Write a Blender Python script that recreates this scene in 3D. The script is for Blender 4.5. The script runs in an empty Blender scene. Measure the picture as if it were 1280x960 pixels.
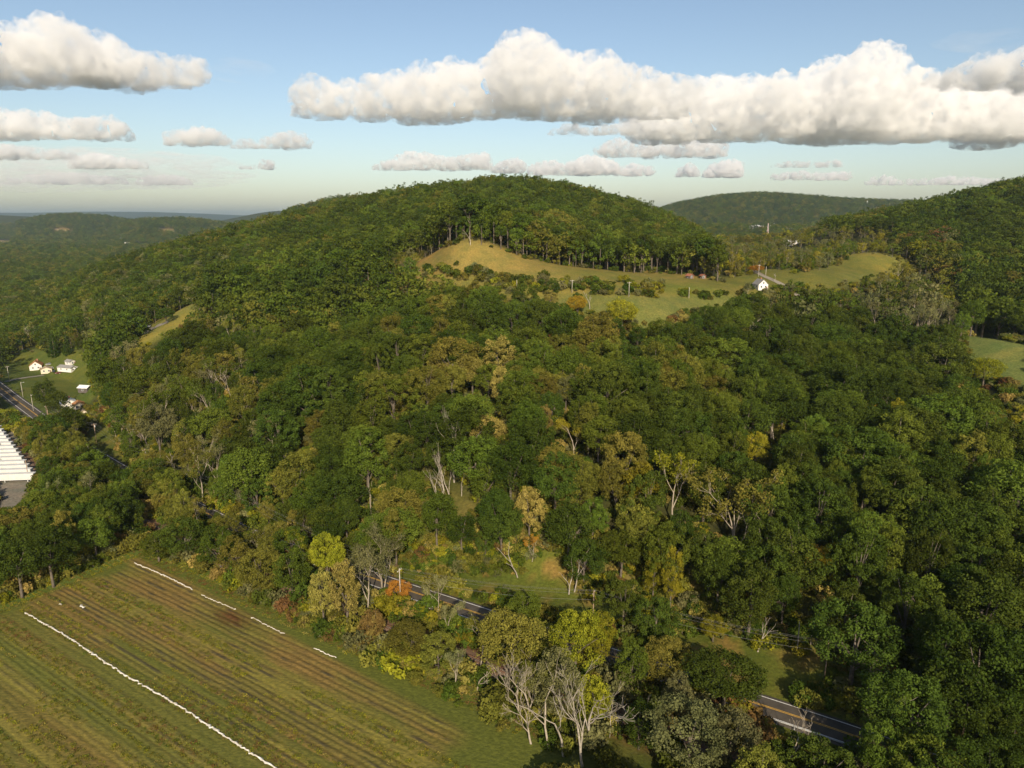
import bpy, math, random
import numpy as np
from mathutils import Vector, noise

# ------------------------------------------------------------------ camera, sky, sun, exposure
scene = bpy.context.scene
COL = scene.collection
FPX, CX, CY = 865.0, 640.0, 480.0          # focal length and centre in photo pixels (1280 x 960)
PITCH = math.radians(13.5)                 # drone camera tilts down
CAMZ = 120.0
SP, CP = math.sin(PITCH), math.cos(PITCH)

cam_d = bpy.data.cameras.new('camera')
cam_d.sensor_width = 36.0
cam_d.lens = FPX / 1280.0 * 36.0
cam_d.clip_start = 1.0
cam_d.clip_end = 120000.0
cam = bpy.data.objects.new('camera', cam_d)
COL.objects.link(cam)
cam.location = (0, 0, CAMZ)
cam.rotation_euler = (math.radians(90) - PITCH, 0, 0)
scene.camera = cam

SUN_EL = math.radians(29)
SUN_AZ = math.radians(173)                 # clockwise from the view direction (+Y): behind the camera
world = bpy.data.worlds.new('World')
scene.world = world
world.use_nodes = True
wn = world.node_tree
wn.nodes.clear()
w_out = wn.nodes.new('ShaderNodeOutputWorld')
w_bg = wn.nodes.new('ShaderNodeBackground')
w_sky = wn.nodes.new('ShaderNodeTexSky')
w_sky.sky_type = 'NISHITA'
w_sky.sun_disc = False
w_sky.sun_elevation = SUN_EL
w_sky.sun_rotation = SUN_AZ
w_sky.altitude = 200
w_sky.air_density = 1.0
w_sky.dust_density = 1.3
w_sky.ozone_density = 0.5
w_bg.inputs['Strength'].default_value = 0.095
wn.links.new(w_sky.outputs[0], w_bg.inputs[0])
wn.links.new(w_bg.outputs[0], w_out.inputs[0])

sun_d = bpy.data.lights.new('sun', 'SUN')
sun_d.energy = 5.0
sun_d.angle = math.radians(0.53)
sun_d.color = (1.0, 0.87, 0.67)
sun = bpy.data.objects.new('sun', sun_d)
COL.objects.link(sun)
sdir = Vector((math.sin(SUN_AZ) * math.cos(SUN_EL), math.cos(SUN_AZ) * math.cos(SUN_EL), math.sin(SUN_EL)))
sun.rotation_euler = sdir.to_track_quat('Z', 'Y').to_euler()

scene.view_settings.view_transform = 'Standard'
scene.view_settings.look = 'None'
scene.view_settings.exposure = 0.43
scene.view_settings.gamma = 1.0
scene.render.engine = 'CYCLES'
cy = scene.cycles
cy.max_bounces = 10
cy.diffuse_bounces = 3
cy.glossy_bounces = 2
cy.transmission_bounces = 4
cy.transparent_max_bounces = 8
cy.volume_bounces = 8
cy.use_denoising = True
cy.use_adaptive_sampling = True
cy.adaptive_threshold = 0.02
cy.caustics_reflective = False
cy.caustics_refractive = False

rng = np.random.default_rng(11)
random.seed(5)


# ------------------------------------------------------------------ projection helpers
def ray(px, py):
    """direction of the sight line through a photo pixel, scaled so that its forward (Y) part is 1"""
    dx, dy = px - CX, py - CY
    f = FPX * CP - dy * SP
    return dx / f, 1.0, -(dy * CP + FPX * SP) / f


def proj(P):
    P = np.asarray(P, float)
    x, y, z = P[..., 0], P[..., 1], P[..., 2] - CAMZ
    depth = y * CP - z * SP
    up = y * SP + z * CP
    depth = np.where(depth < 1, 1, depth)
    return CX + FPX * x / depth, CY - FPX * up / depth, depth


def cp(px, py, Y, ch=0.0):
    a, _, c = ray(px, py)
    return (a * Y, Y, CAMZ + c * Y - ch)


def in_poly(px, py, poly):
    px, py = np.asarray(px, float), np.asarray(py, float)
    r = np.zeros(px.shape, bool)
    n = len(poly)
    for i in range(n):
        x1, y1 = poly[i]
        x2, y2 = poly[(i + 1) % n]
        c = ((y1 > py) != (y2 > py))
        t = (x2 - x1) * (py - y1) / ((y2 - y1) if y2 != y1 else 1e-9) + x1
        r ^= c & (px < t)
    return r


def sstep(a, b, x):
    t = np.clip((x - a) / (b - a), 0, 1)
    return t * t * (3 - 2 * t)


def vnoise(x, y, seed=0):
    """cheap smooth 2-D value noise in numpy, range about -1..1"""
    xi, yi = np.floor(x).astype(np.int64), np.floor(y).astype(np.int64)
    fx, fy = x - xi, y - yi
    fx, fy = fx * fx * (3 - 2 * fx), fy * fy * (3 - 2 * fy)

    def h(i, j):
        n = (i * 374761393 + j * 668265263 + seed * 1442695041) & 0x7fffffff
        n = (n ^ (n >> 13)) * 1274126177 & 0x7fffffff
        return ((n ^ (n >> 16)) & 0xffff) / 32767.5 - 1
    return (h(xi, yi) * (1 - fx) + h(xi + 1, yi) * fx) * (1 - fy) + (h(xi, yi + 1) * (1 - fx) + h(xi + 1, yi + 1) * fx) * fy


def fbm(x, y, seed=0, o=4):
    s, a = 0, 1.0
    for k in range(o):
        s = s + a * vnoise(x * 2 ** k, y * 2 ** k, seed + k * 17)
        a *= 0.5
    return s


# ------------------------------------------------------------------ terrain height
ROAD = np.array([(-640, 700), (-440, 555), (-336, 453), (-245, 366), (-191, 319), (-100, 246), (-37, 208), (-5, 189.5), (30, 170), (65, 150), (78, 142.5), (120, 116), (200, 64), (300, 0), (420, -78), (900, -390)], float)
RAIL = np.array([(-600, 640), (-420, 480), (-290, 374), (-231, 318), (-105, 229), (-45, 189.5), (14.4, 155), (27, 147), (65, 122), (100, 98), (200, 30), (420, -115)], float)

CTRL = [
    # slope above the road: (pixel x, pixel y, distance, height of the trees seen there)
    cp(640, 700, 207, 12), cp(640, 560, 246, 18), cp(640, 470, 300, 18), cp(640, 405, 375, 16),
    cp(400, 500, 300, 18), cp(400, 640, 240, 16), cp(450, 390, 450, 18), cp(520, 400, 400, 18), cp(500, 470, 310, 18),
    cp(250, 410, 430, 18), cp(200, 460, 390, 18), cp(200, 550, 300, 16), cp(300, 450, 370, 18), cp(310, 560, 280, 17),
    cp(800, 650, 212, 18), cp(800, 560, 240, 18), cp(800, 470, 300, 18), cp(850, 420, 370, 16),
    cp(1000, 700, 185, 18), cp(1000, 600, 225, 18), cp(1000, 500, 290, 18), cp(1000, 430, 370, 18), cp(960, 400, 420, 14),
    cp(1200, 790, 150, 18), cp(1200, 600, 225, 18), cp(1200, 500, 290, 18), cp(1150, 430, 380, 18), cp(1280, 650, 200, 18),
    cp(1240, 440, 372, 0), cp(1210, 428, 395, 0), cp(1280, 395, 430, 16),
    # hill meadow and the plateau with the white house
    cp(700, 378, 420, 0), cp(760, 388, 405, 0), cp(830, 392, 408, 0), cp(640, 352, 440, 2), cp(580, 309, 490, 0), cp(680, 331, 480, 0),
    cp(780, 343, 478, 0), cp(860, 350, 478, 0), cp(900, 364, 462, 0), cp(560, 342, 468, 3), cp(500, 330, 515, 2), cp(460, 345, 500, 4),
    cp(950, 359, 490, 0), cp(1000, 352, 500, 0), cp(1040, 343, 520, 0), cp(1085, 325, 580, 0), cp(1105, 319, 600, 0), cp(1140, 345, 520, 14),
    cp(1180, 380, 450, 12),
    cp(950, 325, 640, 12), cp(930, 306, 850, 14), cp(1000, 300, 780, 16), cp(900, 300, 960, 16), cp(870, 286, 960, 18),
    # main hill
    cp(640, 221, 900, 18), cp(560, 228, 890, 18), cp(500, 237, 880, 18), cp(440, 249, 870, 18), cp(380, 262, 880, 18), cp(320, 275, 900, 18),
    cp(260, 291, 900, 18), cp(200, 307, 900, 18), cp(120, 331, 950, 18), cp(0, 360, 1000, 18), cp(-150, 378, 1050, 18),
    cp(700, 227, 900, 18), cp(760, 240, 900, 18), cp(820, 261, 920, 18),
    cp(640, 265, 640, 18), cp(560, 270, 640, 18), cp(740, 280, 640, 18), cp(820, 300, 640, 18), cp(480, 285, 640, 18), cp(420, 320, 570, 16),
    cp(350, 330, 600, 18), cp(270, 345, 650, 18), cp(200, 365, 650, 18), cp(640, 290, 540, 18), cp(720, 300, 560, 18), cp(330, 390, 470, 18),
    # left valley and the small clearings
    cp(230, 388, 520, 0), cp(190, 412, 490, 0), cp(150, 442, 470, 0), cp(115, 413, 600, 0),
    (-402, 572, 0), (-330, 520, 1), (-300, 480, 4), (-270, 420, 2), (-520, 700, 0), (-600, 900, 4), (-800, 1000, 0), (-760, 800, 0),
    # right hill
    cp(1280, 231, 760, 18), cp(1200, 247, 780, 18), cp(1150, 256, 800, 18), cp(1080, 268, 800, 18), cp(1020, 282, 800, 18), cp(1400, 195, 760, 18), cp(1550, 180, 760, 18),
    cp(1150, 325, 560, 16), cp(1280, 300, 600, 18), cp(1200, 300, 620, 18), cp(1060, 300, 680, 16), cp(1280, 350, 500, 18), cp(1450, 300, 560, 18),
    (300, 180, 25), (420, 220, 60), (420, 120, 30), (600, 320, 110), (360, 60, 0), (520, 60, 25),
    # behind the hills
    (-100, 1300, 60), (200, 1300, 55), (500, 1300, 70), (800, 1300, 100), (-600, 1300, 5), (-1200, 1400, 0), (1000, 900, 150), (1100, 500, 140),
]
CT = np.array(CTRL, float)
_C2 = 25.0 ** 2


def _kern(ax, ay, bx, by):
    return -np.sqrt((ax[:, None] - bx[None]) ** 2 + (ay[:, None] - by[None]) ** 2 + _C2)


_n = len(CT)
_A = np.zeros((_n + 3, _n + 3))
_A[:_n, :_n] = _kern(CT[:, 0], CT[:, 1], CT[:, 0], CT[:, 1]) + np.eye(_n) * -1.5
_A[:_n, _n] = 1
_A[:_n, _n + 1] = CT[:, 0] / 1000
_A[:_n, _n + 2] = CT[:, 1] / 1000
_A[_n:, :_n] = _A[:_n, _n:].T
_W = np.linalg.solve(_A, np.concatenate([CT[:, 2], np.zeros(3)]))


def rbf(x, y):
    out = np.empty(x.shape)
    fx, fy, fo = x.ravel(), y.ravel(), out.ravel()
    for s in range(0, fx.size, 40000):
        a, b = fx[s:s + 40000], fy[s:s + 40000]
        fo[s:s + 40000] = _kern(a, b, CT[:, 0], CT[:, 1]) @ _W[:_n] + _W[_n] + _W[_n + 1] * a / 1000 + _W[_n + 2] * b / 1000
    return fo.reshape(x.shape)


# distant ridges: silhouette in the photo, distance, half depth
RIDGES = [
    ([(340, 285), (357, 263), (380, 256), (410, 248), (445, 244), (475, 244.5), (520, 252), (600, 268)], 1750, 260, 16),
    ([(700, 285), (760, 275), (815, 264), (850, 254), (900, 245), (950, 241.5), (1000, 245), (1060, 249.5), (1100, 251), (1160, 253), (1300, 256), (1500, 262)], 3500, 520, 14),
    ([(-300, 262), (-100, 264), (0, 265), (40, 267), (75, 270), (130, 275)], 5200, 600, 22),
    ([(20, 275), (60, 267), (90, 265.5), (130, 268), (160, 273), (200, 276)], 4200, 420, 24),
    ([(150, 276), (175, 272), (225, 270), (250, 272), (267, 275), (300, 278)], 3600, 380, 24),
    ([(230, 280), (280, 274), (320, 266), (340, 263), (360, 262), (420, 262), (500, 264)], 5600, 600, 6),
    ([(780, 302), (850, 290), (930, 287), (1000, 288.5), (1080, 291), (1200, 294)], 2300, 420, 0),
    ([(-400, 264), (40, 266), (110, 264.5), (190, 265), (250, 267), (300, 269), (420, 268), (900, 266), (1300, 262), (1700, 262)], 15000, 1600, 0),
]


def far_z(x, y):
    z = -4 + 6 * fbm(x / 700, y / 700, 3, 3)
    for prof, Y0, sy, ch in RIDGES:
        xs, zs = [], []
        for px, py in prof:
            P = cp(px, py, Y0, ch)
            xs.append(P[0]); zs.append(P[2])
        h = np.interp(x * Y0 / np.maximum(y, 500), xs, zs, left=min(0, zs[0]), right=min(0, zs[-1]) if Y0 != 3500 else zs[-1])
        z = np.maximum(z, h * np.exp(-((y - Y0) / sy) ** 2 * 0.7))
    return z


def height(x, y):
    x, y = np.broadcast_arrays(np.asarray(x, float), np.asarray(y, float))
    sh = x.shape
    x, y = np.atleast_1d(x), np.atleast_1d(y)
    yr = np.interp(x, ROAD[:, 0], ROAD[:, 1])
    s = (y - yr) * 0.84
    zn = np.zeros(x.shape)
    m = (y < 1500) & (s > 3)
    if m.any():
        zz = rbf(x[m], y[m])
        zz = zz + 1.2 * fbm(x[m] / 60, y[m] / 60, 7, 3)
        zn[m] = np.maximum(zz, -2) * sstep(5, 45, s[m])
    t = sstep(1000, 1450, y)
    z = zn
    mf = t > 0
    if mf.any():
        z = z.copy()
        z[mf] = zn[mf] * (1 - t[mf]) + far_z(x[mf], y[mf]) * t[mf]
    return z.reshape(sh)


def hz(x, y):
    return float(height(np.array([x]), np.array([y]))[0])


def at(px, py, dh=0.0, ymax=6000):
    """where the sight line through a photo pixel meets the terrain (raised by dh)"""
    a, _, c = ray(px, py)
    Y = np.geomspace(60, ymax, 1500)
    d = CAMZ + c * Y - (height(a * Y, Y) + dh)
    k = int(np.argmax(d < 0))
    if d[k] >= 0:
        k = len(Y) - 1
    if k == 0:
        y = Y[0]
    else:
        t = d[k - 1] / (d[k - 1] - d[k])
        y = Y[k - 1] + t * (Y[k] - Y[k - 1])
    return Vector((a * y, y, hz(a * y, y)))


# ------------------------------------------------------------------ object and material helpers
def tag(o, label=None, cat=None, group=None, kind=None):
    if label: o['label'] = label
    if cat: o['category'] = cat
    if group: o['group'] = group
    if kind: o['kind'] = kind
    return o


def empty(name, loc=(0, 0, 0), rz=0.0):
    o = bpy.data.objects.new(name, None)
    o.empty_display_size = 1
    COL.objects.link(o)
    o.location = loc
    o.rotation_euler = (0, 0, rz)
    return o


def mesh_from(name, verts, faces, mats=(), smooth=False):
    me = bpy.data.meshes.new(name)
    verts = np.asarray(verts, np.float32)
    if isinstance(faces, np.ndarray):
        n, k = faces.shape
        me.vertices.add(len(verts)); me.vertices.foreach_set('co', verts.ravel())
        me.loops.add(n * k); me.loops.foreach_set('vertex_index', faces.ravel().astype(np.int32))
        me.polygons.add(n); me.polygons.foreach_set('loop_start', np.arange(0, n * k, k, dtype=np.int32))
        me.update(calc_edges=True)
    else:
        me.from_pydata(verts.tolist(), [], faces)
    for m in mats: me.materials.append(m)
    if smooth: me.polygons.foreach_set('use_smooth', np.ones(len(me.polygons), bool))
    me.update()
    return me


def obj(name, me, parent=None, loc=(0, 0, 0), rot=(0, 0, 0)):
    o = bpy.data.objects.new(name, me)
    COL.objects.link(o)
    o.location = loc
    o.rotation_euler = rot
    if parent is not None: o.parent = parent
    return o


class MB:
    """collects boxes, prisms and tubes into one mesh"""
    def __init__(s): s.v, s.f = [], []

    def add(s, v, f):
        b = len(s.v)
        s.v += [tuple(p) for p in v]
        s.f += [tuple(i + b for i in q) for q in f]
        return s

    def box(s, x0, x1, y0, y1, z0, z1):
        return s.add([(x0, y0, z0), (x1, y0, z0), (x1, y1, z0), (x0, y1, z0), (x0, y0, z1), (x1, y0, z1), (x1, y1, z1), (x0, y1, z1)],
                     [(0, 3, 2, 1), (4, 5, 6, 7), (0, 1, 5, 4), (1, 2, 6, 5), (2, 3, 7, 6), (3, 0, 4, 7)])

    def prism(s, poly, x0, x1):            # polygon in (y, z) swept along x
        n = len(poly)
        v = [(x0, a, b) for a, b in poly] + [(x1, a, b) for a, b in poly]
        f = [tuple(range(n))[::-1], tuple(range(n, 2 * n))] + [(i, (i + 1) % n, n + (i + 1) % n, n + i) for i in range(n)]
        return s.add(v, f)

    def tube(s, pts, rad, n=6, cap=True):
        pts = [Vector(p) for p in pts]
        if not hasattr(rad, '__len__'): rad = [rad] * len(pts)
        v, f = [], []
        for i, p in enumerate(pts):
            t = (pts[min(i + 1, len(pts) - 1)] - pts[max(i - 1, 0)]).normalized()
            a = t.cross(Vector((0.31, 0.2, 0.93)) if abs(t.z) < 0.95 else Vector((1, 0, 0))).normalized()
            b = t.cross(a)
            for k in range(n):
                q = 2 * math.pi * k / n
                v.append(p + (a * math.cos(q) + b * math.sin(q)) * rad[i])
        for i in range(len(pts) - 1):
            for k in range(n):
                f.append((i * n + k, i * n + (k + 1) % n, (i + 1) * n + (k + 1) % n, (i + 1) * n + k))
        if cap:
            f.append(tuple(range(n))[::-1]); f.append(tuple(range((len(pts) - 1) * n, len(pts) * n)))
        return s.add(v, f)

    def mesh(s, name, *mats, smooth=False): return mesh_from(name, s.v, s.f, mats, smooth)

    def build(s, name, mat, parent=None, loc=(0, 0, 0), rot=(0, 0, 0), smooth=False):
        return obj(name, s.mesh(name, mat, smooth=smooth), parent, loc, rot)


def nt(name):
    m = bpy.data.materials.new(name)
    m.use_nodes = True
    m.node_tree.nodes.clear()
    t = m.node_tree
    out = t.nodes.new('ShaderNodeOutputMaterial')
    return m, t, out


def N(t, kind, **kw):
    n = t.nodes.new(kind)
    for k, v in kw.items():
        if k in n.inputs: n.inputs[k].default_value = v
        else: setattr(n, k, v)
    return n


def mixc(t, a, b, fac, mode='MIX'):
    n = t.nodes.new('ShaderNodeMix'); n.data_type = 'RGBA'; n.blend_type = mode
    for s, val in ((n.inputs[6], a), (n.inputs[7], b), (n.inputs[0], fac)):
        if hasattr(val, 'is_output') or hasattr(val, 'links'): t.links.new(val, s)
        else: s.default_value = (*val, 1) if hasattr(val, '__len__') else val
    return n.outputs[2]


def ramp(t, fac, stops):
    n = t.nodes.new('ShaderNodeValToRGB')
    e = n.color_ramp.elements
    while len(e) < len(stops): e.new(0.5)
    for i, (p, c) in enumerate(stops):
        e[i].position = p; e[i].color = (*c, 1) if hasattr(c, '__len__') else (c, c, c, 1)
    t.links.new(fac, n.inputs[0])
    return n.outputs[0]


def simple(name, col, rough=0.7, noise_scale=None, col2=None, metallic=0.0, bump=0.0, detail=5):
    m, t, out = nt(name)
    b = N(t, 'ShaderNodeBsdfPrincipled', Roughness=rough, Metallic=metallic)
    b.inputs['Specular IOR Level'].default_value = 0.2 if rough > 0.5 else 0.5
    b.inputs['Base Color'].default_value = (*col, 1)
    if noise_scale:
        tc = N(t, 'ShaderNodeTexCoord')
        nz = N(t, 'ShaderNodeTexNoise', Scale=noise_scale, Detail=detail, Roughness=0.65)
        t.links.new(tc.outputs['Object'], nz.inputs['Vector'])
        c = mixc(t, col, col2 or tuple(x * 0.6 for x in col), ramp(t, nz.outputs[0], [(0.35, 0.0), (0.65, 1.0)]))
        t.links.new(c, b.inputs['Base Color'])
        if bump:
            bp = N(t, 'ShaderNodeBump', Strength=bump)
            t.links.new(nz.outputs[0], bp.inputs['Height']); t.links.new(bp.outputs[0], b.inputs['Normal'])
    t.links.new(b.outputs[0], out.inputs[0])
    return m


def foliage(name, col, col2, trans=0.2):
    """leaf material: colour varies from leaf to leaf and from tree to tree"""
    m, t, out = nt(name)
    at_ = N(t, 'ShaderNodeAttribute', attribute_name='leafvar')
    oi = N(t, 'ShaderNodeObjectInfo')
    c = mixc(t, col, col2, at_.outputs['Fac'])
    hsv = N(t, 'ShaderNodeHueSaturation')
    mr = N(t, 'ShaderNodeMapRange'); mr.inputs[3].default_value = 0.72; mr.inputs[4].default_value = 1.28
    t.links.new(oi.outputs['Random'], mr.inputs[0])
    mh = N(t, 'ShaderNodeMath', operation='MULTIPLY_ADD'); mh.inputs[1].default_value = 7.31; mh.inputs[2].default_value = 0.0
    fr = N(t, 'ShaderNodeMath', operation='FRACT')
    t.links.new(oi.outputs['Random'], mh.inputs[0]); t.links.new(mh.outputs[0], fr.inputs[0])
    mr2 = N(t, 'ShaderNodeMapRange'); mr2.inputs[3].default_value = 0.480; mr2.inputs[4].default_value = 0.518
    t.links.new(fr.outputs[0], mr2.inputs[0])
    t.links.new(mr2.outputs[0], hsv.inputs['Hue']); t.links.new(mr.outputs[0], hsv.inputs['Value'])
    t.links.new(c, hsv.inputs['Color'])
    d = N(t, 'ShaderNodeBsdfDiffuse'); tr = N(t, 'ShaderNodeBsdfTranslucent'); mx = N(t, 'ShaderNodeMixShader')
    mx.inputs[0].default_value = trans
    t.links.new(hsv.outputs[0], d.inputs[0]); t.links.new(hsv.outputs[0], tr.inputs[0])
    t.links.new(d.outputs[0], mx.inputs[1]); t.links.new(tr.outputs[0], mx.inputs[2]); t.links.new(mx.outputs[0], out.inputs[0])
    return m


# ------------------------------------------------------------------ clearings seen in the photo (pixel outlines of bare ground)
MEADOW = [(545, 312), (585, 304), (612, 312), (650, 324), (720, 334), (800, 342), (862, 344), (905, 354), (915, 372), (880, 379), (822, 400), (765, 392), (735, 383), (700, 377),
          (650, 362), (600, 352), (560, 346), (535, 340), (522, 330), (530, 320)]
HOUSE_CLEAR = [(905, 352), (935, 346), (950, 340), (985, 338), (1004, 350), (985, 362), (950, 364), (915, 366)]
RIGHT_MEADOW = [(985, 344), (1010, 340), (1050, 333), (1064, 320), (1112, 317), (1118, 326), (1104, 338), (1085, 342), (1045, 352), (1004, 354)]
RIGHT_FIELD = [(1205, 421), (1230, 420), (1290, 433), (1290, 477), (1250, 466), (1213, 447)]
LAWN = [(5, 447), (40, 441), (62, 446), (95, 446), (112, 445), (118, 454), (114, 470), (112, 486), (110, 500), (62, 518), (42, 520), (0, 476)]
LAWN2 = [(104, 548), (122, 525), (138, 535), (150, 560), (166, 588), (150, 585), (126, 566)]
CLEAR_L = [(204, 390), (222, 382), (250, 375), (255, 380), (236, 396), (206, 414), (178, 427), (158, 437), (176, 418), (182, 408)]
SCRUB_L = [(448, 352), (462, 334), (500, 324), (540, 316), (545, 346), (500, 350)]
CLEAR_L2 = [(88, 412), (110, 404), (124, 407), (122, 416), (100, 420)]
SLOPE = [(498, 700), (540, 700), (560, 716), (620, 722), (690, 690), (706, 700), (722, 742), (772, 758), (800, 780), (850, 795), (900, 790), (925, 800), (950, 812), (1028, 826), (1036, 858), (960, 884), (830, 806), (745, 786), (640, 757), (500, 722)]
ROADVIEW1 = [(498, 730), (520, 734), (548, 743), (548, 758), (498, 748)]
ROADVIEW4 = [(586, 756), (626, 768), (622, 783), (588, 773)]
RIGHT_FIELD_X = [(1195, 418), (1420, 436), (1420, 530), (1245, 505), (1198, 462)]
SCRUB = [(870, 298), (1120, 294), (1130, 330), (1205, 378), (1215, 416), (1050, 404), (925, 392), (900, 352)]
ROADVIEW2 = [(960, 872), (1046, 902), (1064, 936), (958, 904)]
ROADVIEW3 = [(-10, 470), (20, 480), (52, 528), (30, 522), (-10, 505)]
TOWN = [(925, 277), (998, 279), (998, 288), (925, 290)]
LOTX = [(-80, 525), (25, 530), (60, 590), (58, 640), (22, 668), (-80, 690)]
LOT = [(-10, 540), (20, 540), (52, 590), (45, 602), (22, 632), (-10, 640)]
RAILVIEW = [[(254, 690), (292, 698), (290, 716), (262, 709)], [(698, 858), (722, 862), (720, 882), (698, 878)], [(764, 878), (792, 884), (790, 905), (768, 898)]]
VIEWS = [MEADOW, HOUSE_CLEAR, RIGHT_MEADOW, RIGHT_FIELD, LAWN, LAWN2, CLEAR_L, CLEAR_L2, SLOPE, ROADVIEW1, ROADVIEW2, ROADVIEW3, LOT, ROADVIEW4, RIGHT_FIELD_X, TOWN] + RAILVIEW
VIEW_FAR = [520, 560, 640, 420, 640, 400, 560, 640, 235, 235, 190, 480, 400, 235, 395, 2100, 260, 180, 180]     # distance behind which a view outline does not clear trees

# field: u along the crop rows, v towards the camera
F0 = np.array((-136.0, 233.0)); FU = np.array((0.8443, -0.5359)); FV = np.array((-0.5359, -0.8443))


def field_uv(x, y):
    return (x - F0[0]) * FU[0] + (y - F0[1]) * FU[1], (x - F0[0]) * FV[0] + (y - F0[1]) * FV[1]


def line_dist(x, y, L):
    d = np.full(np.shape(x), 1e9)
    for (x1, y1), (x2, y2) in zip(L[:-1], L[1:]):
        t = np.clip(((x - x1) * (x2 - x1) + (y - y1) * (y2 - y1)) / ((x2 - x1) ** 2 + (y2 - y1) ** 2), 0, 1)
        d = np.minimum(d, np.hypot(x - x1 - t * (x2 - x1), y - y1 - t * (y2 - y1)))
    return d


# ------------------------------------------------------------------ ground
ys = np.concatenate([np.arange(-400, 60, 12.0), np.arange(60, 330, 2.4), 330 * 1.0075 ** np.arange(0, 135), ])
ys = np.concatenate([ys, ys[-1] * 1.016 ** np.arange(1, 207)])
us = np.linspace(-1.05, 1.05, 330)
GY = ys[:, None] + 0 * us[None]
GX = us[None] * (220 + np.maximum(GY, 0) * 0.92)
GZ = height(GX, GY)
gpx, gpy, gdep = proj(np.stack([GX, GY, GZ], -1))
FLOOR = np.array((0.040, 0.042, 0.014)); GRASS = np.array((0.115, 0.135, 0.022)); GOLD = np.array((0.215, 0.170, 0.048)); LAWNC = np.array((0.082, 0.106, 0.020))
FIELDG = np.array((0.135, 0.165, 0.045)); DRY = np.array((0.20, 0.155, 0.055)); SOIL = np.array((0.16, 0.085, 0.035)); YG = np.array((0.165, 0.165, 0.036))
gc = np.tile(FLOOR, GX.shape + (1,)).astype(float)


def paint(mask, c):
    global gc
    c = np.asarray(c)
    gc = gc * (1 - mask[..., None]) + c * mask[..., None]


n3 = fbm(GX / 7, GY / 7, 23); n1 = fbm(GX / 18, GY / 18, 21); n2 = fbm(GX / 55, GY / 30, 33)
nearm = (GY > 30) & (GY < 1200)
paint(np.where(GY > 1200, 0.6, 0.0), np.array((0.05, 0.065, 0.02)))


def pin(poly):
    return np.where(nearm & in_poly(gpx, gpy, poly), 1.0, 0.0)


def grow(m, k=1):
    for _ in range(k):
        a = m.copy()
        a[1:] = np.maximum(a[1:], m[:-1]); a[:-1] = np.maximum(a[:-1], m[1:]); a[:, 1:] = np.maximum(a[:, 1:], m[:, :-1]); a[:, :-1] = np.maximum(a[:, :-1], m[:, 1:])
        m = a
    return m


def soften(m, k=2):
    for _ in range(k):
        p = np.pad(m, 1, mode='edge')
        m = (p[1:-1, 1:-1] * 2 + p[:-2, 1:-1] + p[2:, 1:-1] + p[1:-1, :-2] + p[1:-1, 2:]) / 6
    return m


md = soften(grow(pin(MEADOW), 3), 2)
paint(md, GOLD)
upper = np.clip((348 - gpy) / 14 + n1 * 0.3, 0, 1)
paint(md * np.clip(0.55 - 0.5 * upper + 0.35 * n2, 0, 1), GRASS)
paint(md * sstep(366, 374, gpy) * (gpx > 690) * 0.8, np.array((0.115, 0.130, 0.036)))
for poly, c in ((SCRUB_L, GOLD * 0.8), (HOUSE_CLEAR, YG * 0.8), (RIGHT_MEADOW, YG * 0.85), (RIGHT_FIELD, FIELDG), (LAWN, LAWNC), (LAWN2, LAWNC), (CLEAR_L, YG), (CLEAR_L2, GRASS)):
    k = soften(grow(pin(poly), 3), 2)
    paint(k, c)
    paint(k * np.clip(-n2 * 0.7 + 0.2 * n1, 0, 0.5), c * 0.7)
    paint(k * np.clip(n1 * 0.5 + n2 * 0.4, 0, 0.6), c * np.array((1.5, 1.15, 1.1)))
ru, rv = field_uv(GX, GY)
rd = line_dist(GX, GY, ROAD); rl = line_dist(GX, GY, RAIL)
yrr = np.interp(GX, ROAD[:, 0], ROAD[:, 1])
valley = np.where((GY < 420) & (GX < 500), sstep(70, 20, rd), 0) * (GY > 20)
paint(valley * 0.8, GRASS * 0.8)
paint(valley * np.clip(0.2 + n1 * 0.6, 0, 0.8), DRY)
sl = soften(grow(pin(SLOPE), 3), 2)
paint(sl, GRASS * 0.85); paint(sl * np.clip(-0.25 + 0.9 * n3 + 0.5 * n1, 0, 0.8), DRY * np.array((1.25, 1.0, 0.9)))
paint(sstep(9, 5, rl) * (GY < 700), SOIL * 0.8)
fm = np.where((ru > -14) & (ru < 178) & (rv > -12 + 0.07 * np.maximum(ru, 0)) & (rv < 420), 1.0, 0.0)
paint(soften(fm, 1), np.array((0.10, 0.135, 0.026)))
paint(np.where((GY < 60), 1.0, 0), np.array((0.10, 0.12, 0.03)))
lot = soften(grow(pin(LOT), 2), 1)
paint(lot, np.array((0.20, 0.18, 0.15)))
for poly in ([(-20, 300), (15, 302), (15, 308), (-20, 308)], [(70, 287), (88, 288), (88, 291), (70, 290)], [(200, 288), (216, 288), (214, 291), (200, 291)], [(170, 297), (185, 297), (186, 299), (170, 299)], [(45, 302), (60, 302), (60, 305), (45, 305)]):
    k = np.where((GY > 1200) & in_poly(gpx, gpy, poly), 1.0, 0.0)
    paint(soften(grow(k, 1), 1), np.array((0.34, 0.25, 0.12)))

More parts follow.
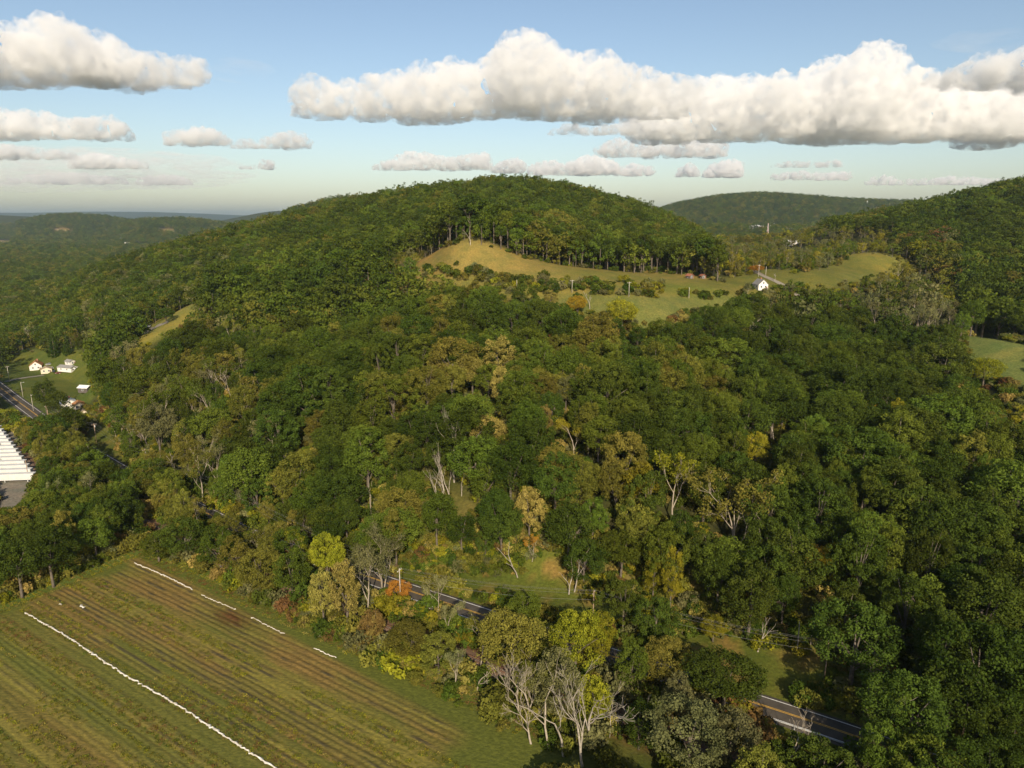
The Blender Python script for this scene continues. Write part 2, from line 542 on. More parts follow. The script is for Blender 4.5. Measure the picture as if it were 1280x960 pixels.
gm, t, out = nt('ground_cover')
b = N(t, 'ShaderNodeBsdfPrincipled', Roughness=0.95)
b.inputs['Specular IOR Level'].default_value = 0.1
ga = N(t, 'ShaderNodeAttribute', attribute_name='cover')
geo = N(t, 'ShaderNodeNewGeometry')
nz = N(t, 'ShaderNodeTexNoise', Scale=0.9, Detail=6.0, Roughness=0.7)
nz2 = N(t, 'ShaderNodeTexNoise', Scale=0.11, Detail=4.0, Roughness=0.6)
t.links.new(geo.outputs['Position'], nz.inputs['Vector']); t.links.new(geo.outputs['Position'], nz2.inputs['Vector'])
c = mixc(t, ga.outputs['Color'], ramp(t, nz.outputs[0], [(0.3, 0.45), (0.55, 1.0), (0.75, 1.5)]), 0.75, 'MULTIPLY')
c = mixc(t, c, ramp(t, nz2.outputs[0], [(0.3, (0.7, 0.8, 0.7)), (0.7, (1.3, 1.12, 1.0))]), 0.8, 'MULTIPLY')
t.links.new(c, b.inputs['Base Color'])
bp = N(t, 'ShaderNodeBump', Strength=0.5, Distance=0.6)
t.links.new(nz.outputs[0], bp.inputs['Height']); t.links.new(bp.outputs[0], b.inputs['Normal'])
t.links.new(b.outputs[0], out.inputs[0])

nr, nc = GX.shape
idx = np.arange(nr * nc).reshape(nr, nc)
gf = np.stack([idx[:-1, :-1], idx[:-1, 1:], idx[1:, 1:], idx[1:, :-1]], -1).reshape(-1, 4)
gme = mesh_from('ground', np.stack([GX, GY, GZ], -1).reshape(-1, 3), gf, (gm,), smooth=True)
a_ = gme.attributes.new('cover', 'FLOAT_COLOR', 'POINT')
a_.data.foreach_set('color', np.concatenate([gc.reshape(-1, 3), np.ones((nr * nc, 1))], 1).astype(np.float32).ravel())
tag(obj('ground', gme), kind='structure')


# ------------------------------------------------------------------ materials of plants
LEAF = {
    'dark': foliage('leaf_dark_green', (0.030, 0.046, 0.007), (0.076, 0.103, 0.015)),
    'mid': foliage('leaf_mid_green', (0.050, 0.072, 0.009), (0.118, 0.152, 0.020)),
    'olive': foliage('leaf_olive_green', (0.085, 0.086, 0.014), (0.200, 0.186, 0.032)),
    'lime': foliage('leaf_yellow_green', (0.125, 0.130, 0.010), (0.285, 0.262, 0.022)),
    'tan': foliage('leaf_tan_yellow', (0.165, 0.140, 0.030), (0.37, 0.295, 0.078)),
    'gold': foliage('leaf_golden_yellow', (0.28, 0.19, 0.018), (0.48, 0.31, 0.034)),
    'orange': foliage('leaf_orange', (0.26, 0.110, 0.018), (0.42, 0.20, 0.032)),
    'rust': foliage('leaf_rust_brown', (0.100, 0.060, 0.020), (0.20, 0.120, 0.040)),
    'grey': foliage('leaf_grey_green', (0.090, 0.094, 0.034), (0.200, 0.195, 0.074)),
}
BARK = simple('bark_grey_brown', (0.15, 0.125, 0.095), 0.9, 1.5, (0.075, 0.06, 0.045), bump=0.4)
BARK_PALE = simple('bark_pale', (0.36, 0.31, 0.24), 0.85, 0.9, (0.25, 0.205, 0.15), bump=0.3)
DEADWOOD = simple('bleached_deadwood', (0.41, 0.36, 0.29), 0.85, 0.9, (0.21, 0.18, 0.14), bump=0.3)


# ------------------------------------------------------------------ plant shapes
def leaf_cloud(centres, radii, per, size, r, up=0.35, out=0.75):
    """leaf quads scattered over the shells of many small clumps"""
    V, LV = [], []
    for c, rad in zip(centres, radii):
        n = max(4, int(per * r.uniform(0.8, 1.2)))
        d = r.normal(size=(n, 3)); d[:, 2] += up
        d /= np.linalg.norm(d, axis=1)[:, None]
        p = c + d * rad * r.uniform(0.62, 1.08, (n, 1)) * np.array((1, 1, 0.8))
        nrm = d * out + r.normal(size=(n, 3)) * 0.5
        nrm /= np.linalg.norm(nrm, axis=1)[:, None]
        a = np.cross(nrm, r.normal(size=(n, 3))); a /= np.linalg.norm(a, axis=1)[:, None]
        bb = np.cross(nrm, a)
        s = size * r.uniform(0.6, 1.35, (n, 1))
        w = s * r.uniform(0.55, 0.9, (n, 1))
        q = np.stack([p - a * s, p - bb * w + a * s * 0.15, p + a * s, p + bb * w - a * s * 0.1], 1)
        V.append(q.reshape(-1, 3))
        LV.append(np.repeat(np.clip(r.uniform(0.15, 0.75) + r.normal(0, 0.16, n), 0, 1), 4))
    return np.concatenate(V), np.concatenate(LV)


def crown_points(r, n, R, zc, hz_, lump=0.28, inner=0.5):
    """clump centres filling an uneven crown: R radius, zc centre height, hz_ half height"""
    lob = r.normal(size=(7, 3)); lob /= np.linalg.norm(lob, axis=1)[:, None]
    la = r.uniform(-lump, lump * 1.2, 7)
    d = r.normal(size=(n * 3, 3)); d /= np.linalg.norm(d, axis=1)[:, None]
    d = d[d[:, 2] > -0.75]
    keep = []
    for q in d:                                        # keep them apart so that gaps stay open
        if all(np.dot(q, k) < 1 - 0.9 / n for k in keep): keep.append(q)
        if len(keep) >= n: break
    d = np.array(keep)
    mul = 1 + (np.clip(d @ lob.T, 0, 1) ** 3 @ la)
    rr = r.uniform(inner, 1.0, len(d)) ** 0.5 * mul
    return np.stack([d[:, 0] * R * rr, d[:, 1] * R * rr, zc + d[:, 2] * hz_ * rr], 1)


def branch(mb, r, p, d, L, rad, depth, tips, spread=0.6, n=5, curve=0.25, ratio=0.66, kids=(2, 4), minr=0.03, low=0.45, lift=0.05):
    pts, rads = [p.copy()], [rad]
    q, dd = p.copy(), d.copy()
    k = 4
    for i in range(k):
        dd = dd + r.normal(size=3) * curve * 0.5 + np.array((0, 0, lift))
        dd /= np.linalg.norm(dd)
        q = q + dd * L / k
        pts.append(q.copy()); rads.append(max(minr, rad * (1 - 0.45 * (i + 1) / k)))
    mb.tube(pts, rads, n if depth > 1 else 4, cap=False)
    if depth <= 0:
        tips.append(q); return
    for j in range(r.integers(kids[0], kids[1] + 1)):
        s = r.uniform(low, 1.0) if j else 1.0
        b = pts[0] + 0
        i0 = min(int(s * k), k - 1)
        b = pts[i0] + (pts[i0 + 1] - pts[i0]) * (s * k - i0)
        a = r.normal(size=3); a -= dd * np.dot(a, dd); a /= np.linalg.norm(a)
        nd = dd + a * r.uniform(0.5, 1.3) * spread
        nd /= np.linalg.norm(nd)
        branch(mb, r, b, nd, L * ratio * r.uniform(0.75, 1.2), rads[i0] * 0.62, depth - 1, tips, spread, n, curve, ratio, kids, minr, low, lift)


def leaf_mesh(name, V, LV, mat):
    f = np.arange(len(V)).reshape(-1, 4)
    me = mesh_from(name, V, f, (mat,))
    a = me.attributes.new('leafvar', 'FLOAT', 'POINT')
    a.data.foreach_set('value', LV.astype(np.float32))
    return me


H0 = 18.0                                             # every plain tree shape is about 18 m tall with a crown 6.6 m in radius


def broad_shape(seed, n=58, per=108, size=0.2, R=6.4, zc=11.4, hh=6.3, lump=0.3, clump=1.55, bark=None):
    r = np.random.default_rng(seed)
    c = crown_points(r, n, R, zc, hh, lump)
    V, LV = leaf_cloud(c, clump * r.uniform(0.75, 1.3, len(c)), per, size, r)
    mb = MB()
    mb.tube([(0, 0, -1.5), (0.1, 0, 2), (0.2, 0.1, 6), (0.1, 0.2, 10)], [0.5, 0.4, 0.32, 0.2], 7)
    for k in range(6):
        q = c[r.integers(len(c))] * np.array((0.8, 0.8, 1))
        z0 = r.uniform(4, 9)
        mb.tube([(0.1, 0, z0), (q[0] * 0.45, q[1] * 0.45, (z0 + q[2]) / 2), tuple(q)], [0.2, 0.13, 0.05], 5)
    return V, LV, mb


def sparse_shape(seed, H=20.0, per=52, size=0.19, lean=0.1, trunks=1, depth=3, clump=1.1):
    r = np.random.default_rng(seed)
    mb, tips = MB(), []
    for k in range(trunks):
        d = np.array((r.normal() * lean, r.normal() * lean, 1.0)); d /= np.linalg.norm(d)
        base = np.array((r.normal() * 0.7 * (trunks > 1), r.normal() * 0.7 * (trunks > 1), -1.0))
        branch(mb, r, base, d, H * 0.47, 0.24 if trunks == 1 else 0.18, depth, tips, 0.55, 6, 0.16, 0.55, (3, 4))
    T = np.array(tips)
    T = T[r.permutation(len(T))[:150]]
    V, LV = leaf_cloud(T, clump * r.uniform(0.7, 1.3, len(T)), per, size, r)
    return V, LV, mb


def conifer_shape(seed):
    r = np.random.default_rng(seed)
    C, R = [], []
    for z in np.arange(1.5, 17.5, 0.85):
        rad = 3.7 * (1 - (z - 1) / 17.5) ** 0.85
        for k in range(max(2, int(rad * 3.2))):
            a = r.uniform(0, 6.28); q = rad * r.uniform(0.5, 1)
            C.append((q * math.cos(a), q * math.sin(a), z - 0.25 * q)); R.append(0.75)
    V, LV = leaf_cloud(np.array(C), np.array(R), 36, 0.27, r)
    mb = MB(); mb.tube([(0, 0, -1), (0, 0, 9), (0, 0, 17.5)], [0.3, 0.2, 0.05], 6)
    return V, LV, mb


def shrub_shape(seed, n=16, per=55):
    r = np.random.default_rng(seed)
    c = crown_points(r, n, 1.9, 1.3, 1.35, 0.35)
    c[:, 2] = np.maximum(c[:, 2], 0.35)
    V, LV = leaf_cloud(c, 0.75 * r.uniform(0.7, 1.25, len(c)), per, 0.2, r)
    mb = MB()
    for k in range(4):
        q = c[r.integers(len(c))]
        mb.tube([(0, 0, -0.4), tuple(q * 0.5), tuple(q)], [0.07, 0.05, 0.02], 4)
    return V, LV, mb


def far_shape(seed, n=26, per=34):
    r = np.random.default_rng(seed)
    c = crown_points(r, n, 6.3, 10.2, 7.0, 0.3, 0.65)
    V, LV = leaf_cloud(c, 2.0 * r.uniform(0.8, 1.25, len(c)), per, 0.5, r, 0.5, 1.0)
    LV = 0.42 + 0.45 * (LV - 0.42)
    mb = MB(); mb.tube([(0, 0, -1.5), (0, 0, 11)], [0.42, 0.2], 4, cap=False)
    return V, LV, mb


SHAPES = {}
for k in range(5): SHAPES['broad%d' % k] = broad_shape(100 + k, n=(92, 104, 84, 116, 96)[k], R=(6.2, 6.6, 5.6, 7.0, 6.0)[k], hh=(6.2, 5.6, 7.2, 5.6, 6.8)[k], zc=(11.4, 11.6, 10.8, 11.8, 11.0)[k], lump=(0.3, 0.35, 0.25, 0.4, 0.45)[k], clump=(1.2, 1.3, 1.2, 1.35, 1.15)[k])
SHAPES['broad5'] = broad_shape(105, n=120, R=6.8, hh=5.0, zc=12.2, lump=0.55, clump=1.1)
SHAPES['broad6'] = broad_shape(106, n=84, R=5.2, hh=6.4, zc=11.2, lump=0.2, clump=1.25)
SHAPES['broad7'] = broad_shape(107, n=100, R=6.0, hh=6.0, zc=11.6, lump=0.6, clump=1.0)
SHAPES['tall0'] = broad_shape(120, n=70, R=4.3, hh=7.2, zc=10.4, clump=1.15)
SHAPES['tall1'] = broad_shape(121, n=62, R=4.0, hh=6.6, zc=11.0, lump=0.45, clump=1.1)
SHAPES['sparse0'] = sparse_shape(130); SHAPES['sparse1'] = sparse_shape(131, lean=0.2); SHAPES['sparse2'] = sparse_shape(132, trunks=3, depth=3)
SHAPES['conifer0'] = conifer_shape(140)
for k in range(3): SHAPES['shrub%d' % k] = shrub_shape(150 + k, n=(16, 20, 13)[k])
for k in range(4): SHAPES['far%d' % k] = far_shape(160 + k)
for k in range(3): SHAPES['edge%d' % k] = broad_shape(170 + k, n=60, per=60, R=(4.6, 5.2, 4.2)[k], hh=(4.6, 4.2, 5.0)[k], zc=13.2, clump=1.3, size=0.3)

_mesh = {}


def crown_mesh(shape, cls):
    if ('c', shape, cls) not in _mesh:
        V, LV, mb = SHAPES[shape]
        _mesh[('c', shape, cls)] = leaf_mesh('crown', V, LV, LEAF[cls])
    return _mesh[('c', shape, cls)]


def wood_mesh(shape, bark=None):
    if ('w', shape, bark) not in _mesh:
        _mesh[('w', shape, bark)] = SHAPES[shape][2].mesh('trunk', bark or (BARK_PALE if shape.startswith('sparse') else BARK), smooth=True)
    return _mesh[('w', shape, bark)]


def whole_mesh(shape, cls):
    """crown and trunk in one mesh, for the mass of the wood"""
    if ('a', shape, cls) not in _mesh:
        V, LV, mb = SHAPES[shape]
        wv = np.array(mb.v, float); nV = len(V)
        quads = [q for q in mb.f if len(q) == 4]
        f = np.concatenate([np.arange(nV).reshape(-1, 4), np.array(quads) + nV])
        me = mesh_from('wood_tree', np.concatenate([V, wv]), f, (LEAF[cls], BARK_PALE if shape.startswith('sparse') else BARK))
        mi = np.zeros(len(f), np.int32); mi[nV // 4:] = 1
        me.polygons.foreach_set('material_index', mi)
        a = me.attributes.new('leafvar', 'FLOAT', 'POINT')
        a.data.foreach_set('value', np.concatenate([LV, np.zeros(len(wv))]).astype(np.float32))
        _mesh[('a', shape, cls)] = me
    return _mesh[('a', shape, cls)]


# ------------------------------------------------------------------ one object that carries the countless rest (instances on points)
def scatter_object(name, pts, rotz, scl, kinds, label):
    """pts (n,3), scl (n,3), kinds: list of (shape, class) per point; one object, kind stuff"""
    keys = sorted(set(kinds))
    coll = bpy.data.collections.new(name + '_shapes')
    order = {}
    for i, k in enumerate(keys):
        o = bpy.data.objects.new('%s_%03d' % (name, i), whole_mesh(*k))
        coll.objects.link(o); order[k] = i
    me = bpy.data.meshes.new(name)
    me.vertices.add(len(pts)); me.vertices.foreach_set('co', np.asarray(pts, np.float32).ravel())
    a = me.attributes.new('pick', 'INT', 'POINT'); a.data.foreach_set('value', np.array([order[k] for k in kinds], np.int32))
    rot = np.zeros((len(pts), 3), np.float32); rot[:, 2] = rotz
    a = me.attributes.new('turn', 'FLOAT_VECTOR', 'POINT'); a.data.foreach_set('vector', rot.ravel())
    a = me.attributes.new('size', 'FLOAT_VECTOR', 'POINT'); a.data.foreach_set('vector', np.asarray(scl, np.float32).ravel())
    o = obj(name, me)
    ng = bpy.data.node_groups.new(name, 'GeometryNodeTree')
    ng.interface.new_socket('Geometry', in_out='INPUT', socket_type='NodeSocketGeometry')
    ng.interface.new_socket('Geometry', in_out='OUTPUT', socket_type='NodeSocketGeometry')
    gi, go = ng.nodes.new('NodeGroupInput'), ng.nodes.new('NodeGroupOutput')
    ci = ng.nodes.new('GeometryNodeCollectionInfo'); ci.inputs[0].default_value = coll; ci.inputs['Separate Children'].default_value = True; ci.inputs['Reset Children'].default_value = True
    ip = ng.nodes.new('GeometryNodeInstanceOnPoints'); ip.inputs['Pick Instance'].default_value = True

    def attr(n, dt):
        x = ng.nodes.new('GeometryNodeInputNamedAttribute'); x.data_type = dt; x.inputs['Name'].default_value = n
        return next(s for s in x.outputs if s.enabled and s.name == 'Attribute')
    L = ng.links.new
    L(gi.outputs[0], ip.inputs['Points']); L(ci.outputs[0], ip.inputs['Instance'])
    L(attr('pick', 'INT'), ip.inputs['Instance Index']); L(attr('turn', 'FLOAT_VECTOR'), ip.inputs['Rotation']); L(attr('size', 'FLOAT_VECTOR'), ip.inputs['Scale'])
    L(ip.outputs[0], go.inputs[0])
    o.modifiers.new('scatter', 'NODES').node_group = ng
    return tag(o, label=label, kind='stuff')


# ------------------------------------------------------------------ trees picked out one by one: (x, y of crown centre or foot in the photo, what, height m, crown width scale, shape, class, label)
# foot=True: x, y is where the trunk meets the ground; otherwise the middle of the crown
FT = [
    # along the field
    (230, 672, 0, 13, 0.95, 'broad0', 'dark', 'dark green round tree at the far field corner, left of the rusty railway gap'),
    (196, 680, 0, 9, 0.8, 'broad2', 'mid', 'small yellowish green tree at the tip of the field corner beside the white strip'),
    (322, 712, 0, 13, 0.85, 'broad1', 'olive', 'olive green bushy tree at the field edge just right of the rusty railway gap'),
    (364, 716, 0, 13, 0.85, 'broad2', 'mid', 'mid green tree at the field edge left of the two pale yellow trees'),
    (402, 742, 0, 15, 0.62, 'tall0', 'tan', 'pale yellow tree at the field edge, left one of the bright pair'),
    (432, 742, 0, 17, 0.72, 'tall1', 'tan', 'pale yellow tree at the field edge, right and taller one of the bright pair'),
    (466, 780, 0, 7, 0.45, 'broad4', 'rust', 'small rust brown tree with pale trunk at the field edge'),
    (497, 738, 0, 6, 0.45, 'broad0', 'orange', 'small orange tree in front of the pole at the left end of the visible road'),
    (455, 715, 0, 19, 1.0, 'sparse0', 'grey', 'grey green thin-leaved tree with forked pale trunk behind the pale yellow pair'),
    (480, 690, 0, 19, 1.0, 'sparse2', 'grey', 'grey green thin-leaved tree of several trunks left of the grassy bank'),
    (515, 800, 0, 9, 0.75, 'broad3', 'olive', 'low olive yellow tree at the field edge below the visible road'),
    (548, 815, 0, 9, 0.7, 'broad4', 'olive', 'low olive tree with brown patches beside the field, right of its lower neighbour'),
    (560, 760, 0, 12, 0.9, 'sparse1', 'grey', 'half bare grey tree standing in front of the visible road'),
    (545, 738, 0, 12, 0.8, 'sparse0', 'grey', 'half bare thin tree hiding part of the road left of the guard rail gap'),
    (600, 800, 0, 13, 0.9, 'sparse1', 'olive', 'olive thin-leaved tree between the field and the road, left of the big olive tree'),
    (642, 800, 0, 16, 1.0, 'broad3', 'olive', 'big olive green tree with open base right of the field end'),
    (660, 840, 0, 14, 0.9, 'sparse2', 'olive', 'olive many-stemmed tree with bare lower limbs at the bottom of the field edge'),
    (720, 800, 0, 15, 0.8, 'broad0', 'lime', 'yellowing tree above the white dead tree near the bottom'),
    (752, 800, 0, 12, 0.6, 'broad4', 'lime', 'smaller yellowing tree right of the bigger one above the white dead tree'),
    (655, 757, 0, 9, 0.75, 'broad2', 'mid', 'mid green round tree on the road edge left of the middle power pole'),
    (790, 830, 0, 13, 0.7, 'tall0', 'mid', 'dull green upright tree below the power lines, left of the dark shadowed tree'),
    (832, 828, 0, 11, 0.7, 'broad1', 'olive', 'olive tree hiding the road left of the dark round tree'),
    (905, 855, 0, 13, 1.1, 'broad3', 'dark', 'dark round tree beside the visible right stretch of road'),
    (862, 920, 0, 15, 0.95, 'broad0', 'grey', 'grey green leafy tree at the bottom edge right of the snags'),
    (915, 925, 0, 14, 0.8, 'broad2', 'grey', 'grey green leafy tree at the bottom edge left of the bare tree by the road'),
    (800, 905, 0, 9, 0.6, 'broad4', 'dark', 'dark small tree in the shade by the lower railway gap'),
    (1085, 880, 0, 17, 0.9, 'sparse1', 'mid', 'thin-topped green tree where the visible road ends on the right'),
    (1140, 890, 0, 18, 1.0, 'broad1', 'dark', 'tall dark green tree right of where the road disappears'),
    # above the road
    (590, 465, 0, 17, 0.95, 'broad3', 'tan', 'large tan yellow crown highest in the middle of the wooded slope'),
    (548, 470, 0, 15, 0.75, 'broad1', 'tan', 'tan yellow crown left of the largest tan one on the slope'),
    (625, 486, 0, 16, 0.7, 'broad4', 'tan', 'tan olive crown right of the largest tan one on the slope'),
    (640, 502, 0, 14, 0.6, 'broad2', 'olive', 'olive crown below the tan ones in the middle of the slope'),
    (597, 523, 0, 10, 0.55, 'broad0', 'lime', 'bright yellow green crown above the grey dead trees on the slope'),
    (615, 542, 0, 15, 0.85, 'broad3', 'tan', 'wide tan crown right of the top of the grey dead trees'),
    (505, 502, 0, 14, 0.75, 'broad4', 'olive', 'olive yellow crown left of the tan group on the slope'),
    (495, 565, 0, 15, 0.8, 'broad0', 'olive', 'olive crown with yellow rim left of the grey dead trees'),
    (404, 498, 0, 8, 0.45, 'broad2', 'gold', 'small amber crown alone in the green on the left slope'),
    (690, 432, 0, 11, 0.4, 'tall1', 'rust', 'narrow rust brown crown below the hill meadow'),
    (676, 490, 0, 16, 0.8, 'broad1', 'olive', 'dull olive crown right of the tan group on the slope'),
    (708, 490, 0, 15, 0.65, 'broad2', 'grey', 'grey olive crown beside the dull olive one on the slope'),
    (682, 528, 0, 14, 0.5, 'tall0', 'tan', 'amber tan narrow crown left of the white-limbed yellow tree'),
    (684, 558, 0, 9, 0.35, 'tall1', 'orange', 'small orange crown below the amber narrow one'),
    (720, 580, 1, 17, 0.95, 'sparse1', 'lime', 'white-limbed yellow green tree in the middle of the slope'),
    (735, 600, 0, 13, 0.65, 'broad0', 'olive', 'rounded olive yellow crown below the white-limbed tree'),
    (662, 640, 0, 15, 0.75, 'broad4', 'tan', 'tan crown above the orange tree on the grassy bank'),
    (665, 680, 0, 9, 0.45, 'sparse0', 'orange', 'orange leaved thin tree at the top of the grassy bank'),
    (820, 495, 0, 10, 0.48, 'broad2', 'gold', 'bright amber crown in the dark green right of centre'),
    (886, 508, 0, 15, 0.8, 'broad1', 'lime', 'yellow green crown right of the bright amber one'),
    (840, 652, 1, 23, 1.1, 'sparse0', 'lime', 'tall thin yellow green tree with white limbs right of centre'),
    (918, 692, 1, 26, 1.15, 'sparse2', 'olive', 'tall thin tree of several white trunks above the right bank'),
    (945, 560, 0, 13, 0.6, 'broad0', 'lime', 'yellowish crown above the many-trunked white tree'),
    (960, 505, 0, 12, 0.5, 'sparse1', 'rust', 'rust brown thin crown right of the yellow green one'),
    (818, 715, 0, 15, 0.55, 'tall0', 'lime', 'upright yellow green tree above the power lines, left of its twin'),
    (840, 722, 0, 16, 0.55, 'tall1', 'lime', 'upright yellow green tree above the power lines, right of its twin'),
    (892, 785, 0, 6, 0.5, 'broad4', 'lime', 'low yellow green tree on the bank above the shadowed road'),
    (1020, 698, 0, 10, 0.45, 'broad2', 'gold', 'golden crown on the dark right slope'),
    (1040, 700, 0, 11, 0.45, 'broad0', 'lime', 'yellow green crown beside the golden one on the dark right slope'),
    (1085, 505, 0, 10, 0.45, 'broad4', 'gold', 'golden crown high on the right slope, left of its yellow green neighbour'),
    (1122, 518, 0, 13, 0.6, 'broad2', 'lime', 'yellow green crown high on the right slope'),
    (1040, 590, 0, 12, 0.5, 'tall0', 'lime', 'yellow tinged narrow crown half way up the right slope'),
    (1018, 470, 0, 9, 0.45, 'broad1', 'rust', 'small brown crown at the top of the right slope'),
    (1232, 462, 0, 12, 0.9, 'broad3', 'lime', 'wide yellow green tree at the edge of the green field on the right'),
    (1226, 652, 0, 10, 0.4, 'sparse0', 'rust', 'rust brown crown at the right edge of the dark slope'),
    (778, 391, 0, 15, 1.0, 'broad1', 'lime', 'wide yellow olive tree at the lower edge of the hill meadow'),
    (722, 382, 0, 11, 0.7, 'broad3', 'gold', 'golden yellow tree at the lower edge of the hill meadow'),
    (690, 360, 0, 9, 0.7, 'broad2', 'dark', 'dark green dome-shaped tree standing in the hill meadow'),
    (688, 374, 0, 9, 0.6, 'broad4', 'tan', 'tan and orange tree in front of the dome-shaped dark one'),
    (655, 372, 0, 16, 0.9, 'broad0', 'dark', 'dark green tree at the meadow edge left of the dome-shaped one'),
    (928, 362, 0, 14, 0.9, 'sparse1', 'grey', 'grey green open tree left of the white gabled house'),
    (900, 316, 0, 13, 0.6, 'tall0', 'lime', 'bright yellow green tree among the far houses right of the hill'),
    (893, 311, 0, 10, 0.5, 'broad0', 'orange', 'orange tree among the far houses right of the hill'),
    (944, 336, 0, 5, 0.6, 'broad1', 'orange', 'low orange tree behind the white gabled house'),
    # left valley
    (55, 492, 0, 17, 0.95, 'broad2', 'dark', 'big dark tree in the lawn below the orange-roofed house'),
    (72, 505, 0, 15, 0.8, 'broad0', 'dark', 'dark tree touching the big dark one in the lawn'),
    (88, 528, 0, 15, 0.9, 'broad1', 'dark', 'dark tree in front of the white roofed house by the road'),
    (66, 428, 0, 17, 1.0, 'conifer0', 'dark', 'dark conifer behind the orange-roofed house'),
    (83, 428, 0, 14, 1.0, 'conifer0', 'dark', 'shorter conifer right of the tall one behind the houses'),
    (104, 430, 0, 13, 0.8, 'broad4', 'dark', 'dark round tree with bare trunk at the right end of the upper lawn'),
    (122, 395, 0, 17, 0.9, 'sparse0', 'olive', 'thin olive tree over the little lawn behind the houses'),
    (195, 375, 0, 15, 0.6, 'tall0', 'lime', 'yellow green upright tree left of the golden clearing'),
    (207, 393, 0, 9, 0.7, 'broad0', 'dark', 'dark bush-like tree casting a shadow in the golden clearing'),
    (60, 690, 0, 17, 0.9, 'broad3', 'dark', 'dark tree behind the left end of the field'),
    (82, 672, 0, 16, 0.72, 'tall1', 'olive', 'olive upright tree with lit trunk behind the left end of the field'),
    (20, 705, 0, 16, 0.9, 'broad1', 'dark', 'dark tree at the left picture edge behind the field'),
]

# ------------------------------------------------------------------ bare and dead trees, foot in the photo
BARE = [  # x, y foot; height; lean x, lean y; depth; trunks; label
    (543, 634, 17, -0.1, 0, 2, 2, 'grey dead tree leaning left, left one of the dead group on the slope', 'dead'),
    (558, 634, 21, 0.02, 0, 3, 2, 'grey dead tree of upright stems in the middle of the wooded slope', 'dead'),
    (571, 602, 25, 0.03, 0.0, 3, 2, 'tallest grey dead tree rising behind the others on the slope', 'dead'),
    (577, 620, 8, 0.02, 0, 1, 1, 'short dead snag right of the many-stemmed dead tree', 'dead'),
    (647, 722, 12, -0.32, 0, 1, 1, 'leaning bleached snag at the left of the grassy bank', 'dead'),
    (711, 743, 12, -0.02, 0, 2, 1, 'bleached dead tree with forked top on the grassy bank, left of a pair', 'dead'),
    (718, 740, 13, 0.12, 0, 1, 1, 'bleached dead trunk right of the forked one on the grassy bank', 'dead'),
    (728, 958, 23, 0.0, 0, 4, 1, 'tall white dead tree at the bottom of the picture', 'dead'),
    (736, 935, 19, 0.06, 0.02, 4, 1, 'white dead tree just behind the tallest dead one at the bottom', 'dead'),
    (704, 945, 16, -0.2, 0, 2, 1, 'thin leaning dead tree left of the tall white one', 'dead'),
    (686, 935, 20, 0.05, 0, 2, 1, 'slim pale bare tree left of the dead group at the bottom', 'bare'),
    (664, 930, 16, -0.04, 0, 4, 1, 'pale bare-limbed tree at the bottom right corner of the field', 'bare'),
    (654, 905, 17, -0.28, 0, 4, 2, 'spreading bare tree with limbs arching left over the field edge', 'bare'),
    (597, 862, 8, 0.1, 0, 4, 1, 'small bare tree with forked pale trunk at the field edge', 'bare'),
    (545, 832, 9, -0.15, 0, 2, 1, 'small bare tree with rusty twigs by the field edge', 'bare'),
    (801, 928, 10, 0.25, 0, 2, 2, 'crooked dead trunk forking in the shade near the bottom', 'dead'),
    (762, 922, 5, 0.0, 0, 0, 1, 'short straight pale snag near the bottom railway gap', 'dead'),
    (984, 962, 12, 0.0, 0, 4, 1, 'bare spreading tree below the visible right stretch of road', 'bare'),
    (995, 820, 9, 0.0, 0, 0, 1, 'slim white snag on the right bank above the road', 'dead'),
    (1013, 806, 6, 0.0, 0, 0, 1, 'short white trunk right of the slim snag on the right bank', 'dead'),
    (947, 815, 9, 0.05, 0, 2, 1, 'forked white dead tree at the wood edge of the right bank', 'dead'),
    (1082, 866, 13, 0.0, 0, 3, 2, 'brushy bare tree at the upper edge of the right stretch of road', 'bare'),
    (993, 540, 8, 0.2, 0, 2, 1, 'pale broken tree on the upper right slope', 'dead'),
    (966, 560, 13, 0.0, 0, 2, 1, 'grey bare trunk with rusty leaves on the right slope', 'bare'),
    (1166, 462, 9, 0.15, 0, 2, 1, 'grey bare tree below the green field on the right', 'bare'),
    (937, 430, 13, 0.1, 0, 3, 1, 'pale bare tree at the top of the slope below the white gabled house', 'bare'),
    (737, 386, 8, -0.1, 0, 2, 1, 'grey bare tree standing at the lower edge of the hill meadow', 'dead'),
    (466, 652, 15, 0.0, 0, 2, 1, 'pale trunked bare tree on the lower left of the slope', 'bare'),
    (228, 605, 13, -0.2, 0, 2, 1, 'curved pale bare trunk among the green on the left', 'bare'),
    (146, 548, 15, 0.1, 0, 3, 2, 'pale twin-trunked bare tree beside the lower lawn on the left', 'bare'),
    (185, 560, 16, 0.05, 0, 3, 1, 'pale bare tree right of the twin-trunked one on the left', 'bare'),
    (290, 500, 15, 0.0, 0, 3, 1, 'grey bare tree with upright limbs on the left slope', 'bare'),
    (40, 432, 16, 0.0, 0, 3, 1, 'grey bare tree behind the left road', 'bare'),
    (968, 352, 5, 0.1, 0, 2, 1, 'small white bare tree beside the lane right of the white gabled house', 'dead'),
    (588, 306, 14, 0, 0, 2, 1, 'pale leafless trunk at the top of the hill meadow', 'dead'),
]
BAREDONE = []
